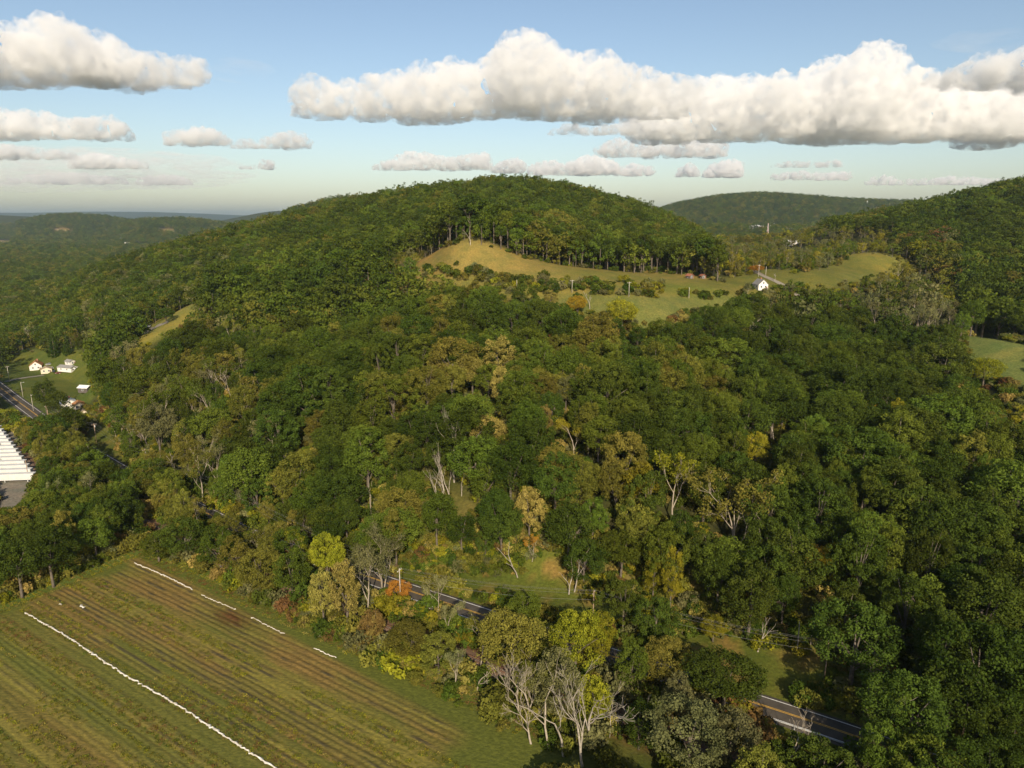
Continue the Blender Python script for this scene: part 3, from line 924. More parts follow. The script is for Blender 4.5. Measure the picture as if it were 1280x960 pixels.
for i, (px, py, H, lx, ly, depth, ntr, lab, kind) in enumerate(BARE):
    P = at(px, py)
    H *= 1.2
    r = np.random.default_rng(900 + i)
    stems = []
    for k in range(ntr):
        mb, tips = MB(), []
        d = np.array((lx + (r.normal() * (0.13 if 535 < px < 580 else 0.3) if ntr > 1 else 0), ly + r.normal() * 0.06, 1.0)); d /= np.linalg.norm(d)
        off = np.array((r.normal() * 2.2, r.normal() * 1.2, 0)) if ntr > 1 else np.zeros(3)
        rad0 = 0.22 * (H / 16) ** 0.6 + 0.03
        if depth == 0:
            mb.tube([off + d * 0, off + d * H * 0.5 + np.array((0.15, 0, 0)), off + d * H], [rad0, rad0 * 0.8, rad0 * 0.35], 6)
        else:
            branch(mb, r, off - d * 0.3, d, H * (0.62, 0.60, 0.48, 0.42, 0.38)[depth], rad0, depth, tips, 0.34 if 535 < px < 580 else 0.55, 6, 0.16 if 535 < px < 580 else 0.26, 0.64, (2, 3) if depth < 3 else (2, 4), 0.026 if P.y < 300 else 0.06, 0.3, 0.07)
        T, Q = MB(), MB()                                  # the stem comes first: 5 rings of points
        if depth == 0: T = mb
        else:
            ns = 6 if depth > 1 else 4
            T.v, T.f = mb.v[:5 * ns], mb.f[:4 * ns]
            Q.v, Q.f = mb.v[5 * ns:], [tuple(i_ - 5 * ns for i_ in f_) for f_ in mb.f[4 * ns:]]
        stems.append((T, Q))
    zmax = max(v_[2] for q in stems for g_ in q for v_ in g_.v)
    k_ = min(max(H / zmax, 0.7), 1.7)                      # bring the whole tree to its measured height
    for q in stems:
        for g_ in q: g_.v = [(v_[0] * k_, v_[1] * k_, v_[2] * k_) for v_ in g_.v]
    m = DEADWOOD if kind == 'dead' else BARK_PALE
    root = empty('dead_tree' if kind == 'dead' else 'bare_tree', P)
    tag(root, lab, 'tree', 'dead and bare trees')
    for q in stems:
        q[0].build('trunk', m, root, smooth=True)
        if q[1].f: q[1].build('limbs', m, root, smooth=True)
    BAREDONE.append((P, H))

# ------------------------------------------------------------------ the wood: candidate trees on a jittered grid
def scatter(x0, x1, y0, y1, step, seed):
    r = np.random.default_rng(seed)
    gx, gy = np.meshgrid(np.arange(x0, x1, step), np.arange(y0, y1, step))
    gx = gx + (np.arange(gx.shape[0]) % 2)[:, None] * step / 2
    return np.stack([(gx + r.uniform(-0.36, 0.36, gx.shape) * step).ravel(), (gy + r.uniform(-0.36, 0.36, gx.shape) * step).ravel()], 1)


def frame_filter(P, m=130):
    x, y, d = proj(P)
    return (x > -m) & (x < 1280 + m) & (y > -50) & (y < 960 + 170) & (P[:, 1] > 30)


near = np.concatenate([scatter(-620, 620, 60, 430, 10.0, 1), scatter(-900, 900, 430, 1100, 9.0, 2)])
strip_pts = scatter(-330, 330, 60, 400, 7.0, 6)
_sd = (strip_pts[:, 1] - np.interp(strip_pts[:, 0], ROAD[:, 0], ROAD[:, 1])) * 0.84
near = np.concatenate([near[~((near[:, 1] < 400) & ((near[:, 1] - np.interp(near[:, 0], ROAD[:, 0], ROAD[:, 1])) * 0.84 < 12) & (abs(near[:, 0]) < 330))], strip_pts[_sd < 12]])
near = np.column_stack([near, height(near[:, 0], near[:, 1])])
near = near[frame_filter(near)]
r = np.random.default_rng(77)
n = len(near)
hgt = r.normal(21.5, 3.8, n).clip(12, 30)
X, Y = near[:, 0], near[:, 1]
yr = np.interp(X, ROAD[:, 0], ROAD[:, 1])
side = (Y - yr) * 0.84                           # metres beyond the road
fu, fv = field_uv(X, Y)
rdn, rln = line_dist(X, Y, ROAD), line_dist(X, Y, RAIL)
strip = (side < -3) & (fu > -30)                  # between field and road: thinner and lower
hgt = np.where(strip | (side < 12), hgt * r.uniform(0.5, 0.82, n), hgt)
hgt = np.where((X > 60) & (side < 0) | (X < -150) & (side < 0), np.maximum(hgt, 17), hgt)
hgt = np.where(Y > 560, 18.0 + (hgt - 21.5) * 0.4, hgt)
hgt = np.where((Y > 440) & (X < -40) & (near[:, 2] < 20), hgt * 0.9, hgt)
ok = ~((fu > -7) & (fv > -7 + 0.06 * np.maximum(fu, 0)) & (fu < 186))                     # the field
ok &= (rdn > 5.2) & (rln > 3.8)
ok &= ~(strip & (r.uniform(size=n) < 0.12))
bx, by, bd = proj(near)
hgt = np.where(in_poly(bx, by, SCRUB_L) & (Y > 380), hgt * r.uniform(0.2, 0.42, n), hgt)
hgt = np.where(in_poly(bx, by, SCRUB) & (Y > 380) & (Y < 1000), hgt * r.uniform(0.4, 0.75, n), hgt)
tops = near.copy(); tops[:, 2] += hgt * 0.95
tx, ty, _ = proj(tops)
mids = near.copy(); mids[:, 2] += hgt * 0.6
mx_, my_, md_ = proj(mids)
for poly, yf in zip(VIEWS, VIEW_FAR):
    hit = in_poly(bx, by, poly) | in_poly(tx, ty, poly) | in_poly(mx_, my_, poly)
    wpx = hgt * 0.22 * FPX / md_
    hit |= in_poly(mx_ - wpx, my_, poly) | in_poly(mx_ + wpx, my_, poly) | in_poly(tx - wpx * 0.5, ty, poly) | in_poly(tx + wpx * 0.5, ty, poly)
    ok &= ~(hit & (Y < yf))

ok &= ~(in_poly(bx, by, LOTX) & (Y < 420))
scrub = (in_poly(bx, by, SCRUB) | in_poly(bx, by, SCRUB_L)) & (Y > 380)
ok &= ~(scrub & (r.uniform(size=n) < 0.35))

rim = in_poly(bx, by + 9, MEADOW) & ~in_poly(bx, by, MEADOW) & (Y > 430)

# the featured trees take their places
feat = []
for (px, py, foot, H, w, shape, cls, lab) in FT:
    H, w = H * 1.3, w * 1.25
    P = at(px, py, 0 if foot else H * 0.58)
    feat.append((P, H, w, shape, cls, lab))
    cr = w * 6.4
    dist = np.hypot(X - P.x, Y - P.y)
    ok &= dist > cr * 0.75 + 2.2
    # nothing taller may stand right in front of it
    cx_, cy_, cd_ = proj(np.array([[P.x, P.y, P.z + H * 0.62]]))
    rp = cr * FPX / cd_[0] * 0.75
    blk = (np.hypot(mx_ - cx_[0], ty + 6 - cy_[0]) < rp) | ((abs(mx_ - cx_[0]) < rp * 0.8) & (ty < cy_[0] + rp * 0.3) & (by > cy_[0]))
    ok &= ~(blk & (Y < P.y - 1) & (Y > P.y - 45))
for (P, H), (px, *_r) in zip(BAREDONE, BARE):
    ok &= np.hypot(X - P.x, Y - P.y) > 3.0
    cx_, cy_, cd_ = proj(np.array([[P.x, P.y, P.z + H * 0.5]]))
    hp = H * FPX / cd_[0] * 0.5
    blk = (abs(mx_ - cx_[0]) < 5 * FPX / cd_[0]) & (ty < cy_[0] + hp * 0.45) & (by > cy_[0])
    ok &= ~(blk & (Y < P.y - 1) & (Y > P.y - (60 if 535 < px < 580 else 42)))
near, hgt, side, strip, scrub, rim = near[ok], hgt[ok], side[ok], strip[ok], scrub[ok], rim[ok]
X, Y = near[:, 0], near[:, 1]
n = len(near)
px_, py_, dep_ = proj(near + np.array((0, 0, 10.0)))

# species by place: darker to the right, mixed and yellowing near the road and on the left
zone = fbm(X / 45, Y / 45, 91, 3)
u = r.uniform(size=n)
shape_, cls_ = [], []
for i in range(n):
    if Y[i] > 430:
        s = 'far%d' % r.integers(4)
        q = u[i] + 0.35 * zone[i] - 0.12 * (px_[i] > 950)
        c = 'dark' if q < 0.42 else 'mid' if q < 0.98 else 'olive'
        if px_[i] < 330 and u[i] > 0.84: c = 'olive' if u[i] < 0.95 else 'grey'
        if 900 < px_[i] < 1200 and py_[i] > 296 and u[i] > 0.45: c = ('olive', 'grey', 'olive', 'grey', 'olive', 'lime', 'mid', 'rust')[r.integers(8)] if u[i] > 0.6 else 'mid'
        if rim[i] and u[i] < 0.65: s = 'edge%d' % r.integers(3)
        if scrub[i]: c = ('olive', 'grey', 'mid', 'olive', 'grey', 'lime', 'mid', 'olive')[r.integers(8)]; s = 'sparse%d' % r.integers(3) if r.uniform() < 0.3 else s
    else:
        s = 'broad%d' % r.integers(8)
        if u[i] > 0.9: s = 'tall%d' % r.integers(2)
        q = u[i] + 0.25 * zone[i] + (0.1 if 470 < px_[i] < 760 and 430 < py_[i] < 690 else 0)
        if px_[i] > 930: c = 'dark' if q < 0.58 else 'mid' if q < 1.05 else 'olive'
        elif px_[i] < 300: c = 'dark' if q < 0.28 else 'mid' if q < 0.55 else 'olive' if q < 0.86 else 'grey' if q < 0.98 else 'lime'
        else: c = 'dark' if q < 0.40 else 'mid' if q < 0.80 else 'olive' if q < 1.0 else 'lime' if q < 1.1 else 'tan'
        if px_[i] < 340 and 420 < py_[i] < 640 and r.uniform() < 0.3: s, c = 'sparse%d' % r.integers(3), ('olive', 'grey', 'mid')[r.integers(3)]
        if strip[i]:
            c = ('olive', 'grey', 'mid', 'lime', 'olive')[r.integers(5)]
            if r.uniform() < 0.25: s = 'sparse%d' % r.integers(3)
            if px_[i] > 1000 or px_[i] < 180: s, c = 'broad%d' % r.integers(8), ('dark', 'mid')[r.integers(2)]
        if 1090 < px_[i] < 1200 and 380 < py_[i] < 420: s, c = 'sparse%d' % r.integers(3), 'grey'
    shape_.append(s); cls_.append(c)
rz = r.uniform(0, 6.283, n)
wide = r.uniform(0.72, 1.2, n)
sc = np.stack([hgt / H0 * wide * r.uniform(0.92, 1.08, n), hgt / H0 * wide, hgt / H0], 1)
sc[Y > 430] *= 1.05

# which of them show largest: a coarse depth picture of all crowns
BW, BH = 640, 480
buf = np.full((BH, BW), -1, np.int32)
allP = [(near[i, 0], near[i, 1], near[i, 2], hgt[i], 6.3 * sc[i, 0]) for i in range(n)] + [(P.x, P.y, P.z, H, 6.4 * w) for P, H, w, *_ in feat]
A = np.array(allP)
ccx, ccy, ccd = proj(np.stack([A[:, 0], A[:, 1], A[:, 2] + A[:, 3] * 0.62], 1))
yy, xx = np.mgrid[0:BH, 0:BW]
for i in np.argsort(-ccd):
    x, y = ccx[i] / 2, ccy[i] / 2
    a, b_ = A[i, 4] * FPX / ccd[i] / 2 * 0.9, A[i, 3] * 0.36 * FPX / ccd[i] / 2
    x0, x1, y0, y1 = int(max(0, x - a)), int(min(BW, x + a + 1)), int(max(0, y - b_)), int(min(BH, y + b_ + 1))
    if x0 >= x1 or y0 >= y1: continue
    m = ((xx[y0:y1, x0:x1] - x) / a) ** 2 + ((yy[y0:y1, x0:x1] - y) / b_) ** 2 < 1
    buf[y0:y1, x0:x1][m] = i
shown = np.bincount(buf[buf >= 0], minlength=len(A))
n_ind = 300 - len(feat)
order = np.argsort(-shown[:n])
single = set(order[:n_ind].tolist())


def plant(name, P, H, w, shape, cls, rotz, label, cat='tree', group=None, bark=None, h0=H0):
    root = empty(name, P, rotz)
    s = H / h0
    tr = obj('trunk', wood_mesh(shape, bark), root); cr = obj('crown', crown_mesh(shape, cls), root)
    wx = w if shape[:6] not in ('sparse', 'conife') else s * (0.8 + 0.2 * w)
    for o in (tr, cr): o.scale = (wx, wx, s)
    return tag(root, label, cat, group)


for i, (P, H, w, shape, cls, lab) in enumerate(feat):
    h0 = 20.0 if shape.startswith('sparse') else H0
    plant('conifer_tree' if shape.startswith('con') else 'broadleaf_tree', P, H, w, shape, cls, i * 1.37, lab, 'tree', 'trees that stand out from the wood', h0=h0)

# landmarks by which the plain trees are told apart
MARKS = [(560, 600, 'the grey dead trees on the slope'), (645, 700, 'the leaning snag on the grassy bank'), (714, 720, 'the forked snag on the grassy bank'), (730, 890, 'the tall white dead tree at the bottom'),
         (739, 768, 'the middle power pole'), (501, 735, 'the left power pole by the road'), (820, 495, 'the bright amber crown'), (842, 605, 'the thin white-limbed tree right of centre'), (918, 630, 'the tall tree of several white trunks'),
         (590, 465, 'the largest tan crown'), (720, 545, 'the white-limbed yellow tree'), (1030, 700, 'the golden crown on the right slope'), (1122, 518, 'the yellow green crown high on the right'), (995, 805, 'the slim white snag on the right bank'),
         (1015, 900, 'the visible right stretch of road'), (404, 498, 'the small amber crown on the left slope'), (830, 720, 'the upright yellow green twins'), (993, 528, 'the pale broken tree high on the right'), (1232, 455, 'the wide yellow tree by the right field'),
         (1226, 652, 'the rust brown crown at the right edge'), (418, 740, 'the pale yellow pair at the field edge'), (270, 700, 'the rusty railway gap at the field corner'), (25, 575, 'the white trailers'), (75, 670, 'the olive upright tree behind the field'),
         (466, 640, 'the pale trunked bare tree on the lower left slope'), (665, 650, 'the tan crown above the grassy bank'), (890, 850, 'the dark round tree beside the road'), (145, 560, 'the lower lawn on the left'), (228, 590, 'the curved pale trunk on the left'),
         (290, 480, 'the upright grey bare tree on the left slope'), (960, 500, 'the rust thin crown right of the amber one'), (780, 395, 'the wide yellow tree at the hill meadow'), (495, 565, 'the olive crown left of the dead trees'), (1150, 900, 'the lower right corner woods'),
         (1200, 760, 'the right picture edge below the middle'), (1100, 620, 'the middle of the dark right slope'), (350, 590, 'the lower left of the wooded slope'), (560, 420, 'the wood edge below the hill meadow')]
CN = {'dark': 'dark green', 'mid': 'mid green', 'olive': 'olive green', 'lime': 'yellow green', 'grey': 'grey green', 'tan': 'tan', 'rust': 'rusty'}
RANK = ['nearest', 'second', 'third', 'fourth', 'fifth', 'sixth', 'seventh', 'eighth', 'ninth', 'tenth', 'eleventh', 'twelfth']
bins = {}
for i in single:
    x, y = ccx[i], ccy[i]
    k = min(range(len(MARKS)), key=lambda j: (MARKS[j][0] - x) ** 2 + (MARKS[j][1] - y) ** 2)
    dx, dy = x - MARKS[k][0], y - MARKS[k][1]
    sect = ('right of' if dx > 0 else 'left of') if abs(dx) > abs(dy) else ('above' if dy < 0 else 'below')
    bins.setdefault((k, sect, cls_[i]), []).append((dx * dx + dy * dy, i))
for (k, sect, c), lst in bins.items():
    for j, (_, i) in enumerate(sorted(lst)):
        lab = '%s tree %s %s' % (CN[c], sect, MARKS[k][2]) if len(lst) == 1 else '%s %s tree %s %s' % (RANK[min(j, 11)], CN[c], sect, MARKS[k][2])
        h0 = 20.0 if shape_[i].startswith('sparse') else H0
        plant('broadleaf_tree', tuple(near[i]), hgt[i] * h0 / H0, sc[i, 0], shape_[i], c, rz[i], lab, 'tree', 'trees of the wooded slope', h0=h0)

rest = np.array([i for i in range(n) if i not in single])
for i in rest:                                            # the mass of the wood needs fewer different shapes
    if shape_[i].startswith('broad'): shape_[i] = 'broad%d' % (int(shape_[i][5:]) % 3)
    if shape_[i].startswith('tall'): shape_[i] = 'tall0'
    if shape_[i].startswith('sparse'): shape_[i] = 'sparse0'
    if shape_[i].startswith(('broad', 'tall')) and cls_[i] in ('lime', 'tan', 'grey'): cls_[i] = 'olive'
slope_i = rest[Y[rest] <= 430]; hill_i = rest[Y[rest] > 430]
scatter_object('slope_wood', near[slope_i], rz[slope_i], sc[slope_i], [(shape_[i], cls_[i]) for i in slope_i], 'dense mixed green wood covering the slope above the road')
scatter_object('hill_wood', near[hill_i], rz[hill_i], sc[hill_i], [(shape_[i], cls_[i]) for i in hill_i], 'green broadleaf wood covering the hills behind the meadow')

# ------------------------------------------------------------------ far valley and ridge woods
far = np.concatenate([scatter(-1700, 1900, 1050, 2000, 13, 3), scatter(-3900, -300, 2000, 4600, 19, 4), scatter(200, 3000, 2000, 4300, 17, 5)])
far = np.column_stack([far, height(far[:, 0], far[:, 1])])
far = far[frame_filter(far, 60)]
fx, fy, fd = proj(far)
seen = (fy < 400) & ~(in_poly(fx, fy - 5, TOWN) & (far[:, 1] < 2150)) & ~(in_poly(fx, fy, TOWN) & (far[:, 1] < 2500)) & ~((fx > 330) & (fx < 780) & (far[:, 1] > 2200))
seen &= ~in_poly(fx, fy, [(-60, 299), (15, 301), (16, 309), (-60, 309)]) & ~in_poly(fx, fy, [(66, 286), (90, 287), (90, 292), (66, 291)]) & ~in_poly(fx, fy, [(198, 287), (218, 287), (216, 292), (198, 292)])
open_ = fbm(far[:, 0] / 160, far[:, 1] / 160, 51, 3)
seen &= ~((far[:, 2] < 15) & (open_ > 0.62))
far = far[seen]; n2_ = len(far)
fs = r.uniform(0.8, 1.15, (n2_, 1)) * np.where(far[:, 1] > 2000, 1.35, 1.1)[:, None] * np.array([[1, 1, 0.95]])
fk = [('far%d' % a, ('dark', 'mid', 'mid', 'olive', 'dark')[b_]) for a, b_ in zip(r.integers(0, 4, n2_), r.integers(0, 5, n2_))]
scatter_object('valley_wood', far, r.uniform(0, 6.28, n2_), fs, fk, 'hazy woods in the far valley and on the distant hills')
print('TREES', len(single) + len(feat), len(slope_i), len(hill_i), n2_)


# ------------------------------------------------------------------ crop field: low beds along the rows
def P2(u, v): return F0[0] + FU[0] * u + FV[0] * v, F0[1] + FU[1] * u + FV[1] * v


uu, vv = np.arange(0, 178, 1.6), np.arange(-1, 260, 0.30)
U_, V_ = np.meshgrid(uu, vv)
wob = 0.25 * vnoise(U_ / 25, V_ / 9, 5) + 1.1 * vnoise(V_ / 6.3, U_ / 400, 6)
row = (V_ + wob) / 1.75
bed = 0.5 + 0.5 * np.cos(2 * np.pi * row)
rid = np.floor(row + 0.5)
r1 = vnoise(rid * 0.731 + 3.1, rid * 0.37, 41)             # one value per row
r2 = vnoise(rid * 1.913 + 9.1, rid * 0.77, 43)
along = 0.6 * vnoise(U_ / 9 + rid * 13.7, rid * 5.1, 44) + 0.6 * vnoise(U_ / 2.6 + rid * 3.7, rid * 2.1, 50)
patch = fbm(U_ / 34, V_ / 12, 45, 4)
fine = vnoise(U_ / 2.2, V_ / 0.55, 46)
inside = sstep(2, 7, U_ + 3 * patch) * sstep(2, 4.5, V_) * sstep(156, 146, U_ + 5 * patch - V_ * 0.18) * sstep(0, 3, V_ - 0.055 * U_)
crop = inside * sstep(70, 38, V_ + 8 * patch)               # the bedded part; beyond it only mown grass strips
FZ = 0.06 + 0.13 * bed * crop * np.clip(0.45 + r1 + 0.5 * along, 0.1, 1) + 0.05 * bed * inside + 0.05 * fine * inside
C_OL, C_GR, C_BR, C_DK, C_YE = (np.array(c) for c in ((0.130, 0.112, 0.027), (0.094, 0.105, 0.019), (0.172, 0.112, 0.034), (0.054, 0.046, 0.028), (0.205, 0.172, 0.036)))
fc = np.tile(C_GR, U_.shape + (1,))


def fp(m, c):
    global fc
    m = np.clip(m, 0, 1)[..., None]
    fc = fc * (1 - m) + c * m


fp(inside * (0.70 + 0.3 * patch), C_OL)
fp(inside * np.clip(0.15 + 0.55 * r1 + 0.5 * patch, 0, 0.85), C_BR)
fp(inside * np.clip(0.2 + 0.8 * r2 + 0.2 * along, 0, 0.85), C_YE)
fp(inside * np.clip(-0.1 + 0.7 * vnoise(rid * 0.9, rid * 0.3 + 7, 47) - 0.25 * patch, 0, 0.7), C_GR)
fp(inside * np.clip(-0.05 + 0.9 * patch + 0.5 * along, 0, 0.7) * sstep(50, 30, V_), C_BR)
fp(crop * np.clip(0.0 + 0.5 * (r1 + r2) + 0.95 * along, 0, 0.9) * sstep(0.35, 0.75, bed), C_DK)
fp(sstep(30, 55, V_) * np.clip(0.45 + 0.6 * vnoise(V_ / 4.5, U_ / 200, 48) + 0.3 * patch, 0, 0.8), C_GR * 1.05)
fp(sstep(40, 60, V_) * np.clip(-0.1 + 0.8 * vnoise(V_ / 3.1 + 5, U_ / 90, 49), 0, 0.7), C_BR * 0.9)
# burnt-looking brown patch by the upper strip
bu = np.exp(-(((U_ - 65) / 7) ** 2 + ((V_ - 9.5) / 3.0) ** 2)); fp(bu * (1.1 + 0.5 * fine), np.array((0.095, 0.045, 0.016)))
fxy = np.stack([F0[0] + FU[0] * U_ + FV[0] * V_, F0[1] + FU[1] * U_ + FV[1] * V_, FZ], -1)
nr2, nc2 = U_.shape
ix = np.arange(nr2 * nc2).reshape(nr2, nc2)
ff = np.stack([ix[:-1, :-1], ix[1:, :-1], ix[1:, 1:], ix[:-1, 1:]], -1).reshape(-1, 4)
fmat, t, out = nt('crop_field_soil')
b = N(t, 'ShaderNodeBsdfPrincipled', Roughness=0.95); b.inputs['Specular IOR Level'].default_value = 0.1
ga = N(t, 'ShaderNodeAttribute', attribute_name='cover'); geo = N(t, 'ShaderNodeNewGeometry')
mp = N(t, 'ShaderNodeMapping'); mp.inputs['Rotation'].default_value = (0, 0, math.atan2(-FU[1], FU[0])); mp.inputs['Scale'].default_value = (0.95, 1.9, 1)
t.links.new(geo.outputs['Position'], mp.inputs['Vector'])
nz = N(t, 'ShaderNodeTexNoise', Scale=0.8, Detail=6.0, Roughness=0.72); t.links.new(mp.outputs[0], nz.inputs['Vector'])
c = mixc(t, ga.outputs['Color'], ramp(t, nz.outputs[0], [(0.28, (0.42, 0.45, 0.40)), (0.5, (0.95, 0.95, 0.95)), (0.74, (1.75, 1.6, 1.3))]), 0.9, 'MULTIPLY')
t.links.new(c, b.inputs['Base Color'])
bp = N(t, 'ShaderNodeBump', Strength=0.6, Distance=0.35); t.links.new(nz.outputs[0], bp.inputs['Height']); t.links.new(bp.outputs[0], b.inputs['Normal'])
t.links.new(b.outputs[0], out.inputs[0])
fme = mesh_from('crop_field', fxy.reshape(-1, 3), ff, (fmat,), smooth=True)
a_ = fme.attributes.new('cover', 'FLOAT_COLOR', 'POINT'); a_.data.foreach_set('color', np.concatenate([fc.reshape(-1, 3), np.ones((nr2 * nc2, 1))], 1).astype(np.float32).ravel())
tag(obj('crop_field', fme), kind='structure')

# white plastic left on the beds
PLASTIC = simple('white_plastic_sheet', (0.66, 0.63, 0.57), 0.5, 1.1, (0.36, 0.31, 0.23))


def strip_mesh(name, u0, u1, v, width, seed, label, gaps=0.1):
    r = np.random.default_rng(seed)
    mb = MB()
    u = u0; prev = None
    while u < u1:
        if prev is None:
            pass
        w = width * r.uniform(0.3, 1.35) * (0.12 if r.uniform() < gaps * 1.6 else 1)
        off = r.normal() * 0.14 + 0.25 * math.sin(u / 9 + seed)
        z = 0.26 + r.uniform(0, 0.14)
        a = P2(u, v + off - w / 2); bq = P2(u + r.normal() * 0.1, v + off); cq = P2(u, v + off + w / 2)
        k = len(mb.v)
        mb.v += [(*a, z - 0.10), (*bq, z + 0.10), (*cq, z - 0.10)]
        if prev is not None: mb.f += [(prev, k, k + 1, prev + 1), (prev + 1, k + 1, k + 2, prev + 2)]
        prev = k
        u += r.uniform(0.35, 0.9)
    o = mb.build(name, PLASTIC)
    sm = o.modifiers.new('thickness', 'SOLIDIFY'); sm.thickness = 0.03
    return tag(o, label, 'plastic strip', 'white plastic strips on the field')


strip_mesh('plastic_strip', 8, 128, 41.8, 0.55, 1, 'long white plastic strip running the length of the striped field', 0.06)
strip_mesh('plastic_strip', 5, 40, 5.7, 0.42, 2, 'white plastic strip at the far left corner of the field')
strip_mesh('plastic_strip', 45, 62, 6.0, 0.14, 3, 'thin broken white plastic piece right of the corner strip', 0.62)
strip_mesh('plastic_strip', 70, 86, 6.2, 0.16, 4, 'short white plastic strip beside the brown burnt patch', 0.62)
strip_mesh('plastic_strip', 98, 107, 6.6, 0.22, 5, 'last short white plastic strip before the pale yellow trees', 0.15)
strip_mesh('plastic_strip', 18, 21, 30.5, 0.9, 6, 'small white plastic scrap near the left end of the field')
strip_mesh('plastic_strip', 11.5, 13, 33.5, 0.8, 7, 'tiny white plastic scrap nearest the left field edge')

# ------------------------------------------------------------------ ribbons along a line
def resample(L, step):
    L = np.asarray(L, float); d = np.r_[0, np.cumsum(np.hypot(*np.diff(L, axis=0).T))]
    # smooth the polyline first
    s = np.arange(0, d[-1], step)
    x, y = np.interp(s, d, L[:, 0]), np.interp(s, d, L[:, 1])
    k = max(3, int(24 / step)) | 1
    ker = np.hanning(k + 2)[1:-1]; ker /= ker.sum()
    xp, yp = np.pad(x, k // 2, 'edge'), np.pad(y, k // 2, 'edge')
    return np.stack([np.convolve(xp, ker, 'valid'), np.convolve(yp, ker, 'valid')], 1)


def ribbon(L, prof, dashes=None):
    """prof: list of (offset to the left, height above ground at the line)"""
    tdir = np.gradient(L, axis=0); tdir /= np.linalg.norm(tdir, axis=1)[:, None]
    nrm = np.stack([-tdir[:, 1], tdir[:, 0]], 1)
    z = height(L[:, 0], L[:, 1])
    k = len(prof)
    V = np.concatenate([np.stack([L[:, 0] + nrm[:, 0] * o, L[:, 1] + nrm[:, 1] * o, z + h], 1)[:, None] for o, h in prof], 1).reshape(-1, 3)
    i = np.arange(len(L) - 1)[:, None] * k + np.arange(k - 1)[None]
    F = np.stack([i, i + k, i + k + 1, i + 1], -1).reshape(-1, 4)[:, ::-1]
    if dashes is not None: F = F[dashes(np.repeat(np.arange(len(L) - 1), k - 1))]
    return V, np.ascontiguousarray(F), nrm


ASPHALT = simple('worn_asphalt', (0.090, 0.076, 0.060), 0.9, 0.35, (0.062, 0.052, 0.041), bump=0.1)
WHITE_LINE = simple('white_road_paint', (0.70, 0.69, 0.66), 0.7, 1.2, (0.5, 0.48, 0.45))
YELLOW_LINE = simple('yellow_road_paint', (0.62, 0.36, 0.06), 0.7, 1.2, (0.45, 0.26, 0.05))
GALV = simple('galvanised_steel', (0.62, 0.62, 0.60), 0.5, 3.0, (0.45, 0.45, 0.44), metallic=0.3)
WOOD = simple('weathered_pole_wood', (0.36, 0.26, 0.175), 0.9, 2.0, (0.23, 0.16, 0.105), bump=0.2)
WOOD_GREY = simple('grey_pole_wood', (0.46, 0.42, 0.36), 0.9, 2.0, (0.33, 0.29, 0.24), bump=0.2)
RL = resample(ROAD, 2.0)
sel = (RL[:, 0] > -560) & (RL[:, 0] < 330)
RL = RL[sel]
road = tag(empty('road', (0, 0, 0)), kind='structure')
V, F, RN = ribbon(RL, [(-5.6, -0.3), (-4.6, 0.16), (-3.9, 0.26), (0, 0.32), (3.9, 0.26), (4.6, 0.16), (5.6, -0.3)])
obj('asphalt', mesh_from('asphalt', V, F, (ASPHALT,)), road)
for o_ in (-3.55, 3.55):
    V, F, _ = ribbon(RL, [(o_ - 0.13, 0.293), (o_ + 0.13, 0.293)]); obj('edge_line', mesh_from('edge_line', V, F, (WHITE_LINE,)), road)
for o_ in (-0.2, 0.2):
    V, F, _ = ribbon(RL, [(o_ - 0.1, 0.345), (o_ + 0.1, 0.345)]); obj('centre_line', mesh_from('centre_line', V, F, (YELLOW_LINE,)), road)

# guard rail on the railway side of the road
def guard(i0, i1, label):
    root = empty('guard_rail', (float(RL[i0, 0]), float(RL[i0, 1]), 0))
    tag(root, label, 'guard rail', 'guard rails along the road')
    O = np.array((RL[i0, 0], RL[i0, 1], 0))
    seg = RL[i0:i1]
    V, F, nn = ribbon(seg, [(-4.75, 0.75), (-4.70, 0.84), (-4.75, 0.92), (-4.70, 1.0), (-4.75, 1.08)])
    o = obj('beam', mesh_from('beam', V - O, F, (GALV,)), root); o.modifiers.new('t', 'SOLIDIFY').thickness = 0.05
    for k in range(0, len(seg), 2):
        x, y = seg[k] + nn[k] * -4.95
        MB().box(-0.08, 0.08, -0.08, 0.08, -0.3, 0.95).build('post', GALV, root, (x - O[0], y - O[1], hz(x, y)))


def ridx(px, py):
    P = at(px, py); return int(np.argmin(np.hypot(RL[:, 0] - P.x, RL[:, 1] - P.y)))


guard(ridx(850, 855), ridx(1075, 938), 'steel guard rail along the lower side of the right stretch of road')
guard(ridx(525, 745), ridx(640, 787), 'steel guard rail along the road seen between the half bare trees')
guard(ridx(105, 560), ridx(175, 600), 'steel guard rail by the lower lawn on the left')

# ------------------------------------------------------------------ railway
BALLAST = simple('brown_ballast', (0.20, 0.115, 0.062), 0.95, 1.6, (0.115, 0.072, 0.045), bump=0.5)
RUST = simple('rusty_rail', (0.24, 0.115, 0.06), 0.6, 2.0, (0.15, 0.08, 0.045), metallic=0.4)
SLEEPER = simple('grey_sleeper', (0.20, 0.155, 0.12), 0.95, 2.0, (0.12, 0.09, 0.07))
TL = resample(RAIL, 2.0); TL = TL[(TL[:, 0] > -480) & (TL[:, 0] < 260)]
track = tag(empty('railway_track', (0, 0, 0)), kind='structure')
V, F, TN = ribbon(TL, [(-4.4, -0.1), (-2.2, 0.38), (0, 0.42), (2.2, 0.38), (4.4, -0.1)]); obj('ballast', mesh_from('ballast', V, F, (BALLAST,)), track)
for o_ in (-0.75, 0.75):
    V, F, _ = ribbon(TL, [(o_ - 0.06, 0.4), (o_ - 0.06, 0.66), (o_ + 0.06, 0.66), (o_ + 0.06, 0.4)]); obj('rail', mesh_from('rail', V, F, (RUST,)), track)
